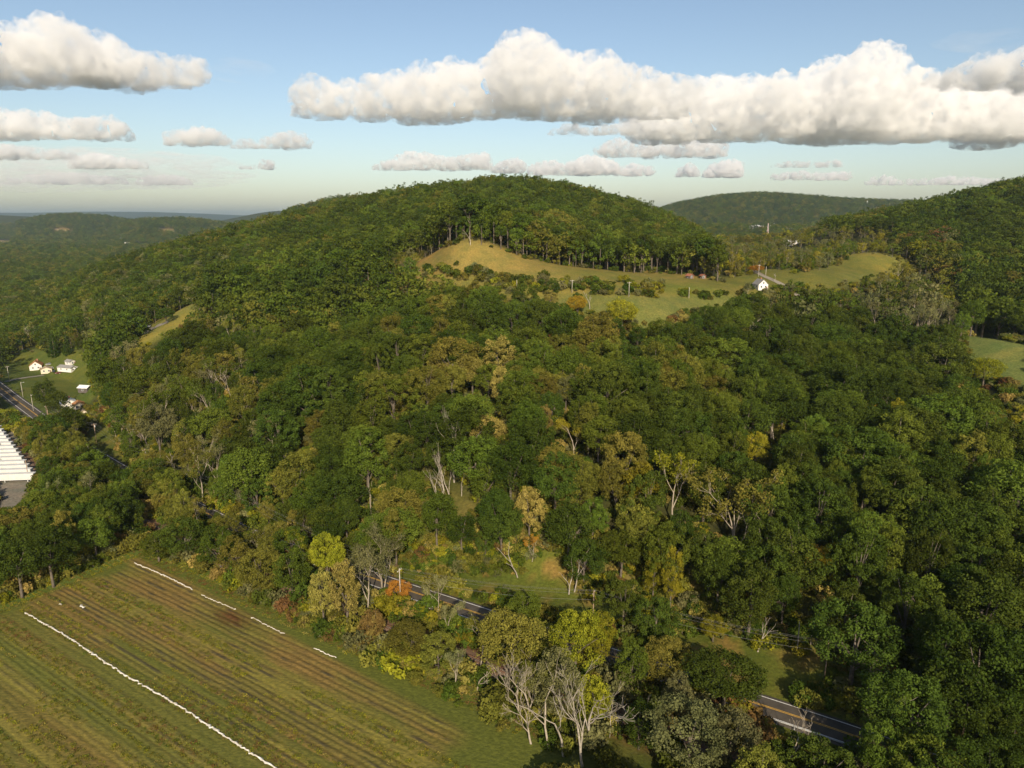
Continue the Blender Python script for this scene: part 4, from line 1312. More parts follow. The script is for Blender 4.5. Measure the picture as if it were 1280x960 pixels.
TS = resample(RAIL, 0.62); TS = TS[(TS[:, 0] > -300) & (TS[:, 0] < 120)]
td = np.gradient(TS, axis=0); td /= np.linalg.norm(td, axis=1)[:, None]
ring = np.array([(-1.3, -0.12), (1.3, -0.12), (1.3, 0.12), (-1.3, 0.12)])
b4 = TS[:, None] + np.stack([-td[:, 1], td[:, 0]], 1)[:, None] * ring[None, :, :1] + td[:, None] * ring[None, :, 1:]
zz = height(TS[:, 0], TS[:, 1])
V = np.concatenate([np.concatenate([b4, np.broadcast_to((zz + h)[:, None, None], (len(TS), 4, 1))], 2) for h in (0.36, 0.5)], 1).reshape(-1, 3)
base8 = np.arange(len(TS))[:, None, None] * 8
F = (base8 + np.array([(4, 5, 6, 7), (0, 1, 5, 4), (1, 2, 6, 5), (2, 3, 7, 6), (3, 0, 4, 7)])[None]).reshape(-1, 4)
tag(obj('sleepers', mesh_from('sleepers', V, F, (SLEEPER,)), track), kind='stuff')

# ------------------------------------------------------------------ power poles and wires
DARKMETAL = simple('dark_metal', (0.10, 0.10, 0.10), 0.5, metallic=0.5)
WIREM = simple('aluminium_wire', (0.22, 0.215, 0.20), 0.5)
PALE_METAL = simple('pale_grey_metal', (0.66, 0.66, 0.64), 0.5)


def pole(P, H, ang, label, wood=WOOD, arm=True, can=False, lamp=False):
    root = tag(empty('utility_pole', P, ang), label, 'power pole', 'utility poles')
    mb = MB(); mb.tube([(0, 0, -1), (0, 0, H * 0.5), (0, 0, H)], [0.19, 0.165, 0.13], 8); mb.build('shaft', wood, root, smooth=True)
    if arm:
        MB().box(-1.25, 1.25, -0.07, 0.07, H - 0.75, H - 0.58).build('crossarm', wood, root)
        for x in (-1.1, 0.45, 1.1):
            MB().tube([(x, 0, H - 0.58), (x, 0, H - 0.36)], [0.06, 0.04], 6).build('insulator', PALE_METAL, root)
    if can: MB().tube([(0.35, 0.05, H - 2.3), (0.35, 0.05, H - 1.2)], [0.26, 0.26], 10).build('transformer', PALE_METAL, root, smooth=True)
    if lamp:
        MB().tube([(0, 0, H - 0.8), (0.8, 0, H - 0.4), (1.5, 0, H - 0.4)], [0.05, 0.05, 0.05], 5).build('lamp_arm', PALE_METAL, root)
        MB().box(1.4, 2.0, -0.14, 0.14, H - 0.5, H - 0.36).build('lamp_head', PALE_METAL, root)
    return root


def roadside(px, py, off):
    P = at(px, py); i = int(np.argmin(np.hypot(RL[:, 0] - P.x, RL[:, 1] - P.y)))
    t_ = RL[min(i + 1, len(RL) - 1)] - RL[i - 1]; t_ /= np.linalg.norm(t_)
    q = RL[i] + np.array((-t_[1], t_[0])) * off
    return Vector((q[0], q[1], hz(*q))), math.atan2(t_[1], t_[0]) + math.pi / 2


LINE = [(at(12, 477), 12, 'grey utility pole beside the drive at the left picture edge', False, True),
        (at(29, 497), 11, 'pale utility pole on the lawn by the left road, with a lamp', True, False), (at(42, 514), 11, 'pale utility pole on the lawn nearest the left road', True, False),
        (at(62, 531), 12, 'brown wooden utility pole in front of the dark lawn trees', False, True)]
for P, H, lab, lamp, arm in LINE:
    pole(P, H, 0.7, lab, WOOD if 'brown' in lab else WOOD_GREY, arm, lamp=lamp)
chain = [at(62, 531)]
for px, py, H, lab, can in [(108, 556, 11, 'utility pole standing in the lower lawn on the left', True), (181, 588, 11, 'utility pole with white transformer among trees left of the railway gap', True), (263, 632, 11, 'utility pole with transformer in the trees above the railway gap', True),
                            (501, 757, 13, 'left power pole standing over the visible road', False), (741, 783, 12, 'middle wooden power pole on the bank above the road', False), (1030, 852, 12, 'right power pole in the shade where the road enters the trees', False)]:
    if px < 300: P, ang = roadside(px, py, 8)
    else:
        P = at(px, py); ang = math.atan2(-0.42, 1) + math.pi / 2
    pole(P, H, ang, lab, WOOD_GREY if px == 501 else WOOD, True, can)
    chain.append((P, H, ang))
P_, ang_ = roadside(1200, 1000, 9); pole(P_, 12, ang_, 'power pole at the lower right corner behind the trees'); chain.append((P_, 12, ang_))
chain[0] = (chain[0], 12, 0.7)


def wire(A, B, sag, label, rad=0.016):
    pts = [A.lerp(B, k / 14) - Vector((0, 0, 4 * sag * (k / 14) * (1 - k / 14))) for k in range(15)]
    mb = MB(); mb.tube([p - A for p in pts], rad, 4)
    tag(mb.build('overhead_wire', WIREM, None, A), label, 'power line', 'overhead wires between the poles')


SP_ = ['left edge lawn pole and the lower lawn pole', 'lower lawn pole and the next one', 'two transformer poles on the left', 'transformer pole and the left road pole', 'left road pole and the middle pole', 'middle pole and the right pole', 'right pole and the lower right corner']
for k in range(len(chain) - 1):
    (A, ha, aa), (B, hb, ab) = chain[k], chain[k + 1]
    for x, nm in ((-1.1, 'lower outer'), (0.45, 'middle'), (1.1, 'uphill outer')):
        wire(A + Vector((math.cos(aa) * x, math.sin(aa) * x, ha - 0.36)), B + Vector((math.cos(ab) * x, math.sin(ab) * x, hb - 0.36)), 1.6, '%s overhead wire between the %s' % (nm, SP_[k]))
    wire(A + Vector((0, 0, ha - 3)), B + Vector((0, 0, hb - 3)), 1.8, 'low thick cable between the %s' % SP_[k], 0.022)
for px, py, H, lab in ((786, 371, 9, 'utility pole standing in the middle of the hill meadow'), (715, 366, 8, 'utility pole at the lower left of the hill meadow by the dark dome tree'), (861, 373, 7, 'utility pole at the right end of the hill meadow'), (646, 362, 6, 'short utility pole in the scrub at the left of the meadow'),
                       (948, 346, 9, 'utility pole behind the white gabled house'), (957, 345, 7, 'second shorter utility pole behind the white gabled house')):
    pole(at(px, py), H, 0.2, lab, WOOD_GREY, H > 7)
MB().box(-0.07, 0.07, -0.07, 0.07, -0.3, 3.2).build
o = MB(); o.tube([(0, 0, -0.3), (0, 0, 2.6)], 0.09, 6); o.box(-0.02, 0.02, -0.3, 0.3, 1.9, 2.7)
tag(o.build('road_marker_post', PALE_METAL, None, at(17, 523)), 'white marker post at the near edge of the left road', 'post')

# ------------------------------------------------------------------ buildings
WALLW = simple('white_siding', (0.72, 0.69, 0.63), 0.7, 1.0, (0.62, 0.59, 0.53))
WALLC = simple('cream_siding', (0.66, 0.58, 0.44), 0.75, 1.0, (0.55, 0.48, 0.36))
WALLG = simple('dark_board_wall', (0.10, 0.085, 0.075), 0.8)
ROOFO = simple('orange_brown_roof', (0.42, 0.20, 0.075), 0.85, 1.2, (0.32, 0.15, 0.06))
ROOFG = simple('grey_shingle_roof', (0.27, 0.255, 0.24), 0.9, 1.5, (0.20, 0.19, 0.18))
ROOFW = simple('white_metal_roof', (0.76, 0.76, 0.74), 0.5, 0.7, (0.68, 0.67, 0.64))
ROOFT = simple('tan_shingle_roof', (0.36, 0.28, 0.18), 0.9, 1.5, (0.28, 0.22, 0.14))
ROOFR = simple('red_brown_roof', (0.33, 0.13, 0.08), 0.8, 1.5, (0.25, 0.10, 0.06))
GLASS = simple('window_glass', (0.03, 0.04, 0.05), 0.15)
FRAME = simple('window_frame_white', (0.70, 0.69, 0.66), 0.6)
DOORM = simple('door_paint', (0.20, 0.12, 0.08), 0.6)
BRICK = simple('chimney_brick', (0.30, 0.14, 0.09), 0.9)


def house(P, ang, w, l, h, rh, wall, roof, label, cat='house', chimney=True, eave=0.45, wins=2, name='house', door=True):
    """gable ends face local -y and +y"""
    root = tag(empty(name, P, ang), label, cat, 'houses and sheds')
    a, bb = w / 2, l / 2
    mb = MB()
    mb.add([(-a, -bb, -0.6), (a, -bb, -0.6), (a, bb, -0.6), (-a, bb, -0.6), (-a, -bb, h), (a, -bb, h), (a, bb, h), (-a, bb, h), (0, -bb, h + rh), (0, bb, h + rh)],
           [(0, 1, 5, 8, 4), (1, 2, 6, 5), (2, 3, 7, 9, 6), (3, 0, 4, 7)])
    mb.build('wall', wall, root)
    k = rh / a; e = eave
    m = MB()
    for s in (-1, 1):
        m.add([(0, -bb - e, h + rh + 0.02), (s * (a + e), -bb - e, h - k * e + 0.02), (s * (a + e), bb + e, h - k * e + 0.02), (0, bb + e, h + rh + 0.02),
               (0, -bb - e, h + rh + 0.24), (s * (a + e), -bb - e, h - k * e + 0.2), (s * (a + e), bb + e, h - k * e + 0.2), (0, bb + e, h + rh + 0.24)],
              [(0, 1, 2, 3), (7, 6, 5, 4), (0, 4, 5, 1), (1, 5, 6, 2), (2, 6, 7, 3)])
    ro = m.build('roof', roof, root)
    if chimney: MB().box(-0.45, 0.45, -0.4, 0.4, h + rh - 0.6, h + rh + 1.1).build('chimney', BRICK, ro, (a * 0.25, bb * 0.3, 0))

    def win(x, z, side):
        f = MB().box(-0.6, 0.6, -0.06, 0.03, -0.75, 0.75)
        loc, rot = {'f': ((x, -bb - 0.02, z), 0), 'b': ((x, bb + 0.02, z), math.pi), 'r': ((a + 0.02, x, z), math.pi / 2), 'l': ((-a - 0.02, x, z), -math.pi / 2)}[side]
        fo = f.build('window', FRAME, root, loc, (0, 0, rot))
        MB().box(-0.48, 0.48, -0.09, -0.065, -0.62, 0.62).build('pane', GLASS, fo)
    for q in range(wins):
        xx_ = (q - (wins - 1) / 2) * w / (wins + 0.3)
        win(xx_, h * 0.55, 'f'); win(xx_ * l / w, h * 0.55, 'r'); win(xx_ * l / w, h * 0.55, 'l')
    if wins and rh > 2: win(0, h + rh * 0.35, 'f')
    if door:
        d = MB().box(-0.5, 0.5, -0.08, 0.02, -0.2, 2.0).build('door', DOORM, root, (w * 0.36 if wins else 0, -bb - 0.02, 0))
        MB().box(0.32, 0.4, -0.14, -0.08, 0.9, 1.0).build('handle', PALE_METAL, d)
    return root


R_ = math.radians
house(at(46, 461), R_(28), 8.5, 11, 3.6, 3.4, WALLW, ROOFO, 'white gabled house with orange brown roof beside the left lawn', wins=2)
house(at(59, 465), R_(28), 7.5, 8, 3.0, 1.6, WALLC, ROOFT, 'low cream wing right of the orange-roofed house', chimney=False)
house(at(85, 463), R_(72), 6.5, 14, 2.9, 1.3, WALLW, ROOFG, 'long white garage with grey roof on the left lawn', 'garage', False, wins=2, name='garage')
house(at(88, 455), R_(60), 4.5, 7, 2.4, 1.2, WALLW, ROOFG, 'small grey shed behind the long white garage', 'shed', False, wins=1, name='shed')
house(at(107, 489), R_(80), 5, 7, 2.8, 1.2, WALLG, ROOFW, 'dark shed with pale roof under trees right of the left lawn', 'shed', False, wins=1, name='shed')
house(at(86, 508), R_(40), 8.5, 12, 3.2, 2.2, WALLW, ROOFW, 'white roofed house half hidden behind trees by the left road')
house(at(99, 510), R_(35), 6.5, 7, 2.8, 1.6, WALLC, ROOFO, 'orange-roofed annex right of the white roofed house', chimney=False)
house(at(105, 519), R_(35), 4, 5, 2.4, 1.2, WALLC, ROOFT, 'small cream outbuilding below the orange-roofed annex', 'shed', False, wins=1, name='shed')
house(at(950, 361), R_(8), 7.0, 9, 3.4, 3.2, WALLW, ROOFG, 'bright white gabled house on the plateau right of the meadow')
house(at(918, 336), R_(48), 9, 12, 3.4, 3.2, WALLC, ROOFT, 'tan-roofed house among trees behind the white gabled house')
house(at(922, 311), R_(20), 7, 9, 4.6, 2.8, WALLW, ROOFR, 'small red-roofed white house far behind the meadow')
house(at(989, 307), R_(78), 9, 19, 4.0, 2.4, WALLW, ROOFW, 'long low white house at the foot of the right hill', chimney=False, wins=3)
house(at(862, 348), R_(30), 4, 4, 2.0, 1.2, WALLG, ROOFR, 'reddish brown shed at the right end of the hill meadow', 'shed', False, wins=1, name='shed')
house(at(878, 348), R_(10), 3.2, 4, 2.0, 1.0, WALLG, ROOFR, 'orange brown shed right of the reddish one by the meadow', 'shed', False, wins=1, name='shed')
house(at(886, 333), R_(70), 7, 11, 3, 2.0, WALLC, ROOFG, 'grey-roofed house among trees at the right end of the meadow', chimney=False)
house(at(133, 346), R_(40), 7, 9, 5.5, 2.4, WALLW, ROOFW, 'small white house in the left woods, left of a pair', chimney=False)
house(at(145, 347), R_(40), 6, 8, 5.5, 2.4, WALLW, ROOFW, 'small white house in the left woods, right of a pair', chimney=False)
house(at(236, 373), R_(20), 6, 9, 3.4, 2.2, ROOFR, ROOFG, 'reddish shed in the trees above the golden clearing', 'shed', False, wins=1, name='shed')
house(at(1204, 413), R_(60), 5, 7, 3, 1.6, WALLW, ROOFW, 'small white shed at the upper edge of the right field', 'shed', False, wins=1, name='shed')
mb = MB(); mb.tube([(0, 0, -1), (0, 0, 4.4), (0, 0, 5.3), (0, 0, 5.6)], [1.2, 1.2, 0.75, 0.1], 14)
P = at(1131, 381, 3); tk = tag(empty('storage_tank', P), 'small white upright tank in the scrub right of the plateau', 'tank')
mb.build('shell', WALLW, tk, smooth=True); MB().box(-1.25, 1.25, -1.25, 1.25, -0.8, 0.15).build('footing', ROOFG, tk)

# far town
for i, (px, py, Y0, w, h) in enumerate([(916, 279, 2600, 16, 9), (932, 280.5, 2600, 14, 9), (944, 284.5, 2300, 34, 9), (953, 286, 2250, 22, 13), (964, 285, 2300, 26, 10), (976, 286, 2250, 34, 8), (986, 287, 2200, 30, 7), (968, 278, 2900, 14, 8), (157, 285, 2900, 18, 9), (175, 300, 1900, 14, 8)]):
    X0, _, Z0 = cp(px, py, Y0)
    z0 = hz(X0, Y0)
    root = tag(empty('far_building', (X0, Y0, z0), R_(20 * (i % 4))), '%s far building in the hazy valley, %s' % (('pale', 'white', 'long grey', 'reddish', 'pale grey', 'long white', 'low grey', 'small white', 'white', 'tiny white')[i],
               ('leftmost below the far hill', 'second below the far hill', 'left end of the far town', 'beside the red and white mast', 'right of the mast', 'towards the right of the town', 'right end of the town', 'on the far hill foot', 'on the left plain below the ridges', 'nearest on the left plain')[i]), 'building', 'far buildings')
    top = min(max(h, Z0 - z0 + h * 0.5), h * 1.4)
    mb = MB(); mb.box(-w / 2, w / 2, -w / 3, w / 3, -2, top); mb.build('wall', (WALLW, WALLW, ROOFG, ROOFR, WALLC, WALLW, ROOFG, WALLW, WALLW, WALLW)[i], root)
    m = MB(); m.prism([(-w / 3 - 0.5, top), (w / 3 + 0.5, top), (0, top + w * 0.12)], -w / 2 - 0.5, w / 2 + 0.5); m.build('roof', (ROOFW, ROOFG, ROOFW, ROOFW, ROOFW, ROOFW, ROOFW, ROOFW, ROOFW, ROOFW)[i], root)


def lattice(P, H, w, label, cols):
    root = tag(empty('lattice_mast', P), label, 'mast')
    for sx in (-1, 1):
        for sy in (-1, 1):
            MB().tube([(sx * w, sy * w, -2), (sx * w * 0.15, sy * w * 0.15, H)], [0.45, 0.3], 4).build('leg', cols[0], root)
    m = MB()
    for k in range(9):
        a, bq = w * (1 - 0.85 * k / 9), w * (1 - 0.85 * (k + 1) / 9); z0, z1 = H * k / 9, H * (k + 1) / 9
        for s in (-1, 1): m.tube([(-a, s * a, z0), (bq, s * bq, z1)], 0.25, 4); m.tube([(s * a, -a, z0), (s * bq, bq, z1)], 0.25, 4)
    m.build('bracing', cols[1], root)


RED = simple('red_mast_paint', (0.5, 0.10, 0.08), 0.6)
X0, _, Z0 = cp(959.5, 290, 1900); z0 = hz(X0, 1900); lattice((X0, 1900, z0), cp(959.5, 279, 1900)[2] - z0, 4.0, 'red and white lattice mast in the far town', (PALE_METAL, RED))
X0, _, Z0 = cp(1083, 262, 3300); z0 = hz(X0, 3300); lattice((X0, 3300, z0), cp(1083, 251, 3300)[2] - z0, 5.0, 'pale lattice pylon on the flank of the far right hill', (PALE_METAL, PALE_METAL))

# ------------------------------------------------------------------ trailers and the yard
TIRE = simple('tyre_rubber', (0.03, 0.03, 0.03), 0.85)
TRW = simple('white_trailer_paint', (0.62, 0.61, 0.58), 0.55, 0.5, (0.52, 0.51, 0.48))
TRG = simple('trailer_frame_black', (0.05, 0.05, 0.05), 0.6)
E0 = np.array([at(45, 601).x, at(45, 601).y])
tang = math.atan2(RAIL[4, 1] - RAIL[3, 1], RAIL[4, 0] - RAIL[3, 0])


def wheel(parent, x, y, z, rad, wd):
    mb = MB(); mb.tube([(-wd / 2, 0, 0), (wd / 2, 0, 0)], rad, 14); w_ = mb.build('wheel', TIRE, parent, (x, y, z))
    m = MB(); m.tube([(-wd / 2 - 0.02, 0, 0), (wd / 2 + 0.02, 0, 0)], rad * 0.55, 10); m.build('rim', PALE_METAL, w_)


NAMES = ['nearest', 'second', 'third', 'fourth', 'fifth', 'sixth', 'seventh', 'eighth', 'ninth', 'tenth', 'eleventh', 'twelfth', 'thirteenth', 'fourteenth']
e2 = np.array([at(2, 541).x, at(2, 541).y])
for k in range(14):
    q = E0 + (e2 - E0) * k / 13.0
    root = tag(empty('box_trailer', (q[0], q[1], hz(*q)), math.radians(-84)), '%s white box trailer from the grey lot, in the row at the left edge' % NAMES[k], 'trailer', 'parked white trailers')
    mb = MB(); mb.box(-1.3, 1.3, -17.0, 0, 1.15, 4.1); bo = mb.build('body', TRW, root)
    m = MB()
    for s in (-1.31, 1.31): m.box(s - 0.02, s + 0.02, -17.0, 0, 1.15, 1.35); m.box(s - 0.02, s + 0.02, -17.0, 0, 3.95, 4.1)
    m.build('side_rails', PALE_METAL, bo)
    m = MB(); m.box(-1.2, -0.02, 0.01, 0.06, 1.3, 4.0); m.build('rear_door', TRW, root); m = MB(); m.box(0.02, 1.2, 0.01, 0.06, 1.3, 4.0); m.build('rear_door', TRW, root)
    MB().box(-0.5, 0.5, -16.5, -0.4, 0.85, 1.15).build('chassis', TRG, root)
    for yy_ in (-1.6, -2.9):
        for s in (-1.0, 1.0): wheel(root, s, yy_, 0.52, 0.52, 0.45)
    for s in (-0.8, 0.8): MB().box(s - 0.08, s + 0.08, -13.2, -13.0, 0, 1.15).build('landing_leg', PALE_METAL, root)
pole(at(36, 600), 10, 0.3, 'thin utility pole in front of the nearest white trailer', WOOD, False)

PAINT = {n_: simple('car_paint_' + n_, c_, 0.3) for n_, c_ in (('white', (0.72, 0.72, 0.70)), ('dark_red', (0.16, 0.03, 0.03)), ('grey', (0.3, 0.3, 0.31)), ('black', (0.03, 0.03, 0.035)))}
HEADL = simple('lamp_glass', (0.7, 0.7, 0.66), 0.2)


def car(P, ang, paint, label, cat='car', van=False):
    root = tag(empty('parked_car' if not van else 'parked_van', P, ang), label, cat, 'parked cars')
    low = [(-2.25, 0.35), (2.2, 0.35), (2.3, 0.62), (2.2, 0.85), (1.2, 0.98), (-2.1, 1.0), (-2.3, 0.8)]
    body = MB(); body.prism(low, -0.88, 0.88); body.build('body', PAINT[paint], root)
    top = [(-1.95, 0.98), (0.95, 0.98), (0.2, 1.5), (-1.4, 1.52)] if not van else [(-2.15, 0.98), (1.2, 0.98), (0.7, 1.9), (-2.1, 1.95)]
    cabin = MB(); cabin.prism(top, -0.78, 0.78); ca = cabin.build('cabin', GLASS if not van else PAINT[paint], root)
    m = MB(); zt = top[2][1]; m.box(-0.74, 0.74, top[3][0], top[2][0], zt + 0.012, zt + 0.06); m.build('roof', PAINT[paint], ca)
    for y in (-1.4, 1.4):
        for s in (-0.82, 0.82): wheel(root, s, y, 0.34, 0.34, 0.22)
    for s in (-0.6, 0.6): MB().box(s - 0.18, s + 0.18, 2.2, 2.32, 0.62, 0.78).build('headlight', HEADL, root)


car(at(64, 461), R_(60), 'white', 'white car parked behind the cream wing')
car(at(61, 456), R_(100), 'grey', 'grey car parked behind the white car by the houses')
car(at(73, 467), R_(100), 'dark_red', 'dark red car parked between the cream wing and the garage')
car(at(68, 465), R_(20), 'black', 'black car parked beside the dark red one')
car(at(94, 461), R_(15), 'white', 'white car parked at the right end of the long garage')
car(at(185, 409), R_(80), 'white', 'white van parked at the end of the drive by the golden clearing', 'van', True)
car(at(24, 525), R_(35), 'grey', 'grey car at the near side of the left road by the bushes')

# small lanes on the plateau and at the houses
GRAVEL = simple('gravel_lane', (0.25, 0.22, 0.175), 0.95, 1.0, (0.19, 0.165, 0.125))


def lane(pts, w, name='lane'):
    L = resample(np.array([(at(*p).x, at(*p).y) for p in pts]), 1.5)
    nrm = np.gradient(L, axis=0); nrm /= np.linalg.norm(nrm, axis=1)[:, None]; nrm = np.stack([-nrm[:, 1], nrm[:, 0]], 1)
    offs = (-w / 2, -w / 4, 0, w / 4, w / 2)
    V = np.concatenate([np.column_stack([L + nrm * o, height(*(L + nrm * o).T) + 0.22])[:, None] for o in offs], 1).reshape(-1, 3)
    i = np.arange(len(L) - 1)[:, None] * 5 + np.arange(4)[None]
    F = np.stack([i, i + 1, i + 6, i + 5], -1).reshape(-1, 4)
    tag(obj(name, mesh_from(name, V, F, (GRAVEL,))), kind='structure')


lane([(940, 338), (955, 346), (968, 351), (984, 360), (1000, 372)], 4)
lane([(184, 412), (196, 409), (208, 404), (214, 400)], 7)
lane([(5, 478), (20, 474), (40, 471), (60, 468)], 4)

# ------------------------------------------------------------------ shrubs of the meadow, one by one
r = np.random.default_rng(314)


def shrub(P, s, k, cls, label, group):
    root = tag(empty('shrub', P, r.uniform(0, 6.28)), label, 'shrub', group)
    a = obj('stems', wood_mesh('shrub%d' % k), root); b_ = obj('foliage', crown_mesh('shrub%d' % k, cls), root)
    for o in (a, b_): o.scale = (s, s, s * r.uniform(0.8, 1.1))


spots = []
for k in range(1600):
    if len(spots) >= 160: break
    z_ = r.integers(0, 10)
    if z_ < 5: x, y = r.uniform(600, 830), 0; y = 352 + (x - 600) * 0.055 + r.normal() * 5
    elif z_ < 8: x = r.uniform(455, 620); y = 336 + r.normal() * 5 + (x - 465) * 0.07
    else: x = r.uniform(840, 1110); y = 372 - max(0, (x - 930)) * 0.12 + r.normal() * 3
    if not (in_poly(x, y, MEADOW) or in_poly(x, y, RIGHT_MEADOW) or in_poly(x, y, HOUSE_CLEAR) or y < 372 and x < 1000): continue
    if any(abs(x - a) < 4 and abs(y - c_) < 1.6 for a, c_ in spots): continue
    spots.append((x, y))
spots.sort(key=lambda q: (q[1] > 345, q[0]))
ORD = ['first', 'second', 'third', 'fourth', 'fifth', 'sixth', 'seventh', 'eighth', 'ninth', 'tenth', 'eleventh', 'twelfth', 'thirteenth', 'fourteenth', 'fifteenth', 'sixteenth', 'seventeenth', 'eighteenth', 'nineteenth', 'twentieth', 'twenty-first', 'twenty-second', 'twenty-third', 'twenty-fourth', 'twenty-fifth', 'twenty-sixth']
zone_ = {}
for x, y in sorted(spots):
    cls = ('dark', 'mid', 'olive', 'grey', 'olive', 'mid', 'dark', 'grey', 'olive', 'mid', 'lime', 'olive')[r.integers(12)]
    where = 'at the left end of the hill meadow' if x < 560 else 'in the scrub left of the dark dome tree' if x < 690 else 'in the scrub right of the dark dome tree' if x < 835 else 'beside the meadow lane' if x < 935 else 'near the white gabled house'
    zone_.setdefault((cls, where), []).append((x, y))
for (cls, where), lst in zone_.items():
    nm = {'dark': 'dark green', 'mid': 'green', 'olive': 'olive', 'grey': 'grey green', 'lime': 'yellow green', 'rust': 'rust brown'}[cls]
    for j, (x, y) in enumerate(lst):
        shrub(at(x, y), r.uniform(0.9, 2.1), r.integers(3), cls, '%s %s shrub from left %s' % (ORD[min(j, 25)], nm, where), 'shrubs of the hill meadow')

# brush along the road, the railway and the wood edges: too many to count
B = np.concatenate([scatter(-340, 330, 60, 420, 2.6, 21), scatter(-500, 500, 180, 620, 5.5, 22)])
bz = height(B[:, 0], B[:, 1]); B = np.column_stack([B, bz])
B = B[frame_filter(B, 40)]
sd = (B[:, 1] - np.interp(B[:, 0], ROAD[:, 0], ROAD[:, 1])) * 0.84
bu_, bv_ = field_uv(B[:, 0], B[:, 1])
d1, d2 = line_dist(B[:, 0], B[:, 1], ROAD), line_dist(B[:, 0], B[:, 1], RAIL)
bpx, bpy_, bdp = proj(B)
nb = fbm(B[:, 0] / 14, B[:, 1] / 14, 61, 3)
keep = ~((bu_ > -5) & (bv_ > -5 + 0.06 * np.maximum(bu_, 0)) & (bu_ < 180)) & (d1 > 6.0) & (d2 > 4.2)
inslope = in_poly(bpx, bpy_, SLOPE)
keep &= ~(inslope & (nb < 0.12)) & ~((sd > 45) & (r.uniform(size=len(B)) < 0.55))
for poly in [MEADOW, HOUSE_CLEAR, RIGHT_MEADOW, RIGHT_FIELD, LAWN, LAWN2, CLEAR_L, CLEAR_L2, ROADVIEW1, ROADVIEW2, ROADVIEW3, ROADVIEW4, LOT] + RAILVIEW:
    keep &= ~in_poly(bpx, bpy_, poly) & ~in_poly(bpx, bpy_ - 3.0 * FPX / bdp, poly)
for P, H in BAREDONE:
    if P.y < 260: keep &= ~((np.abs(B[:, 0] - P.x) < 3.5) & (B[:, 1] < P.y) & (B[:, 1] > P.y - 12))
B = B[keep]; nbk = nb[keep]; n_b = len(B); sdk = sd[keep]; ins = inslope[keep]
bs = r.uniform(0.55, 1.5, n_b) * np.where(ins, 0.6, 1.0)
bs = np.where((sdk < 14) & (r.uniform(size=n_b) < 0.25), bs * 1.6, bs)
pal = ['mid', 'olive', 'olive', 'grey', 'lime', 'mid', 'dark', 'tan', 'rust', 'dark']
bk = [('shrub%d' % a, pal[min(9, int(abs(q) * 10) % 10)]) for a, q in zip(r.integers(0, 3, n_b), r.uniform(size=n_b) * 0.75 + 0.25 * np.clip(nbk, 0, 1))]
scatter_object('undergrowth', B, r.uniform(0, 6.28, n_b), np.stack([bs, bs, bs * r.uniform(0.7, 1.25, n_b)], 1), bk, 'tangled brush and brambles along the road, railway and wood edges')

# tufts of weeds on the field rows and rough grass at its edge
SHAPES['tuft0'] = (lambda rr: (*leaf_cloud(rr.normal(size=(7, 3)) * np.array((0.35, 0.35, 0.05)) + np.array((0, 0, 0.12)), np.full(7, 0.2), 7, 0.15, rr, 0.8, 0.6), MB().tube([(0, 0, -0.1), (0, 0, 0.1)], 0.02, 3, cap=False)))(np.random.default_rng(8))
tu, tv = r.uniform(-6, 178, 36000), r.uniform(-9, 150, 36000)
rowp = np.round(tv / 1.75) * 1.75 + r.normal(0, 0.28, len(tv))
tv = np.where((tv > 3) & (tv < 110) & (tu < 160) & (r.uniform(size=len(tv)) < 0.8), rowp, tv)
tx3 = F0[0] + FU[0] * tu + FV[0] * tv; ty3 = F0[1] + FU[1] * tu + FV[1] * tv
tz = np.where((tu > 0) & (tv > -1), 0.12, 0.02)
T = np.stack([tx3, ty3, tz], 1)
rr_ = vnoise(np.round(tv / 1.75) * 0.9, np.round(tv / 1.75) * 0.31, 71) + 0.5 * fbm(tu / 20, tv / 8, 72, 3)
kp = frame_filter(T, 30) & ((rr_ > 0.1) | (tu < 2) | (tv < 3))
T, rr_ = T[kp], rr_[kp]; n_t = len(T)
ts = r.uniform(0.35, 0.85, n_t)
tk_ = [('tuft0', 'tan' if q < 0.15 else 'lime' if q < 0.4 else 'olive' if q < 0.75 else 'mid' if q < 0.9 else 'rust') for q in np.clip(0.35 + 0.5 * rr_ + r.normal(0, 0.22, n_t), 0, 0.99)]
scatter_object('field_weeds', T, r.uniform(0, 6.28, n_t), np.stack([ts, ts, ts * 0.9], 1), tk_, 'weed and grass tufts along the rows of the field')


# ------------------------------------------------------------------ clouds: real volumes at their own distance, flat bases about 1500 m up
cm, t, out = nt('cloud_vapour')
pv = N(t, 'ShaderNodeVolumePrincipled')
pv.inputs['Color'].default_value = (0.985, 0.985, 0.988, 1)
pv.inputs['Anisotropy'].default_value = 0.1
geo = N(t, 'ShaderNodeNewGeometry')
nz = N(t, 'ShaderNodeTexNoise', Scale=0.0056, Detail=5.0, Roughness=0.68)
t.links.new(geo.outputs['Position'], nz.inputs['Vector'])
mr = N(t, 'ShaderNodeMapRange'); mr.inputs[1].default_value = 0.45; mr.inputs[2].default_value = 0.68; mr.inputs[3].default_value = 0.0; mr.inputs[4].default_value = 0.015
t.links.new(nz.outputs[0], mr.inputs[0]); t.links.new(mr.outputs[0], pv.inputs['Density'])
t.links.new(pv.outputs[0], out.inputs['Volume'])
BASE = 1520.0


def ico(sub):
    import bmesh
    bm = bmesh.new(); bmesh.ops.create_icosphere(bm, subdivisions=sub, radius=1)
    v = np.array([x.co[:] for x in bm.verts]); f = np.array([[q.index for q in x.verts] for x in bm.faces]); bm.free()
    return v, f


IV, IF = ico(2)


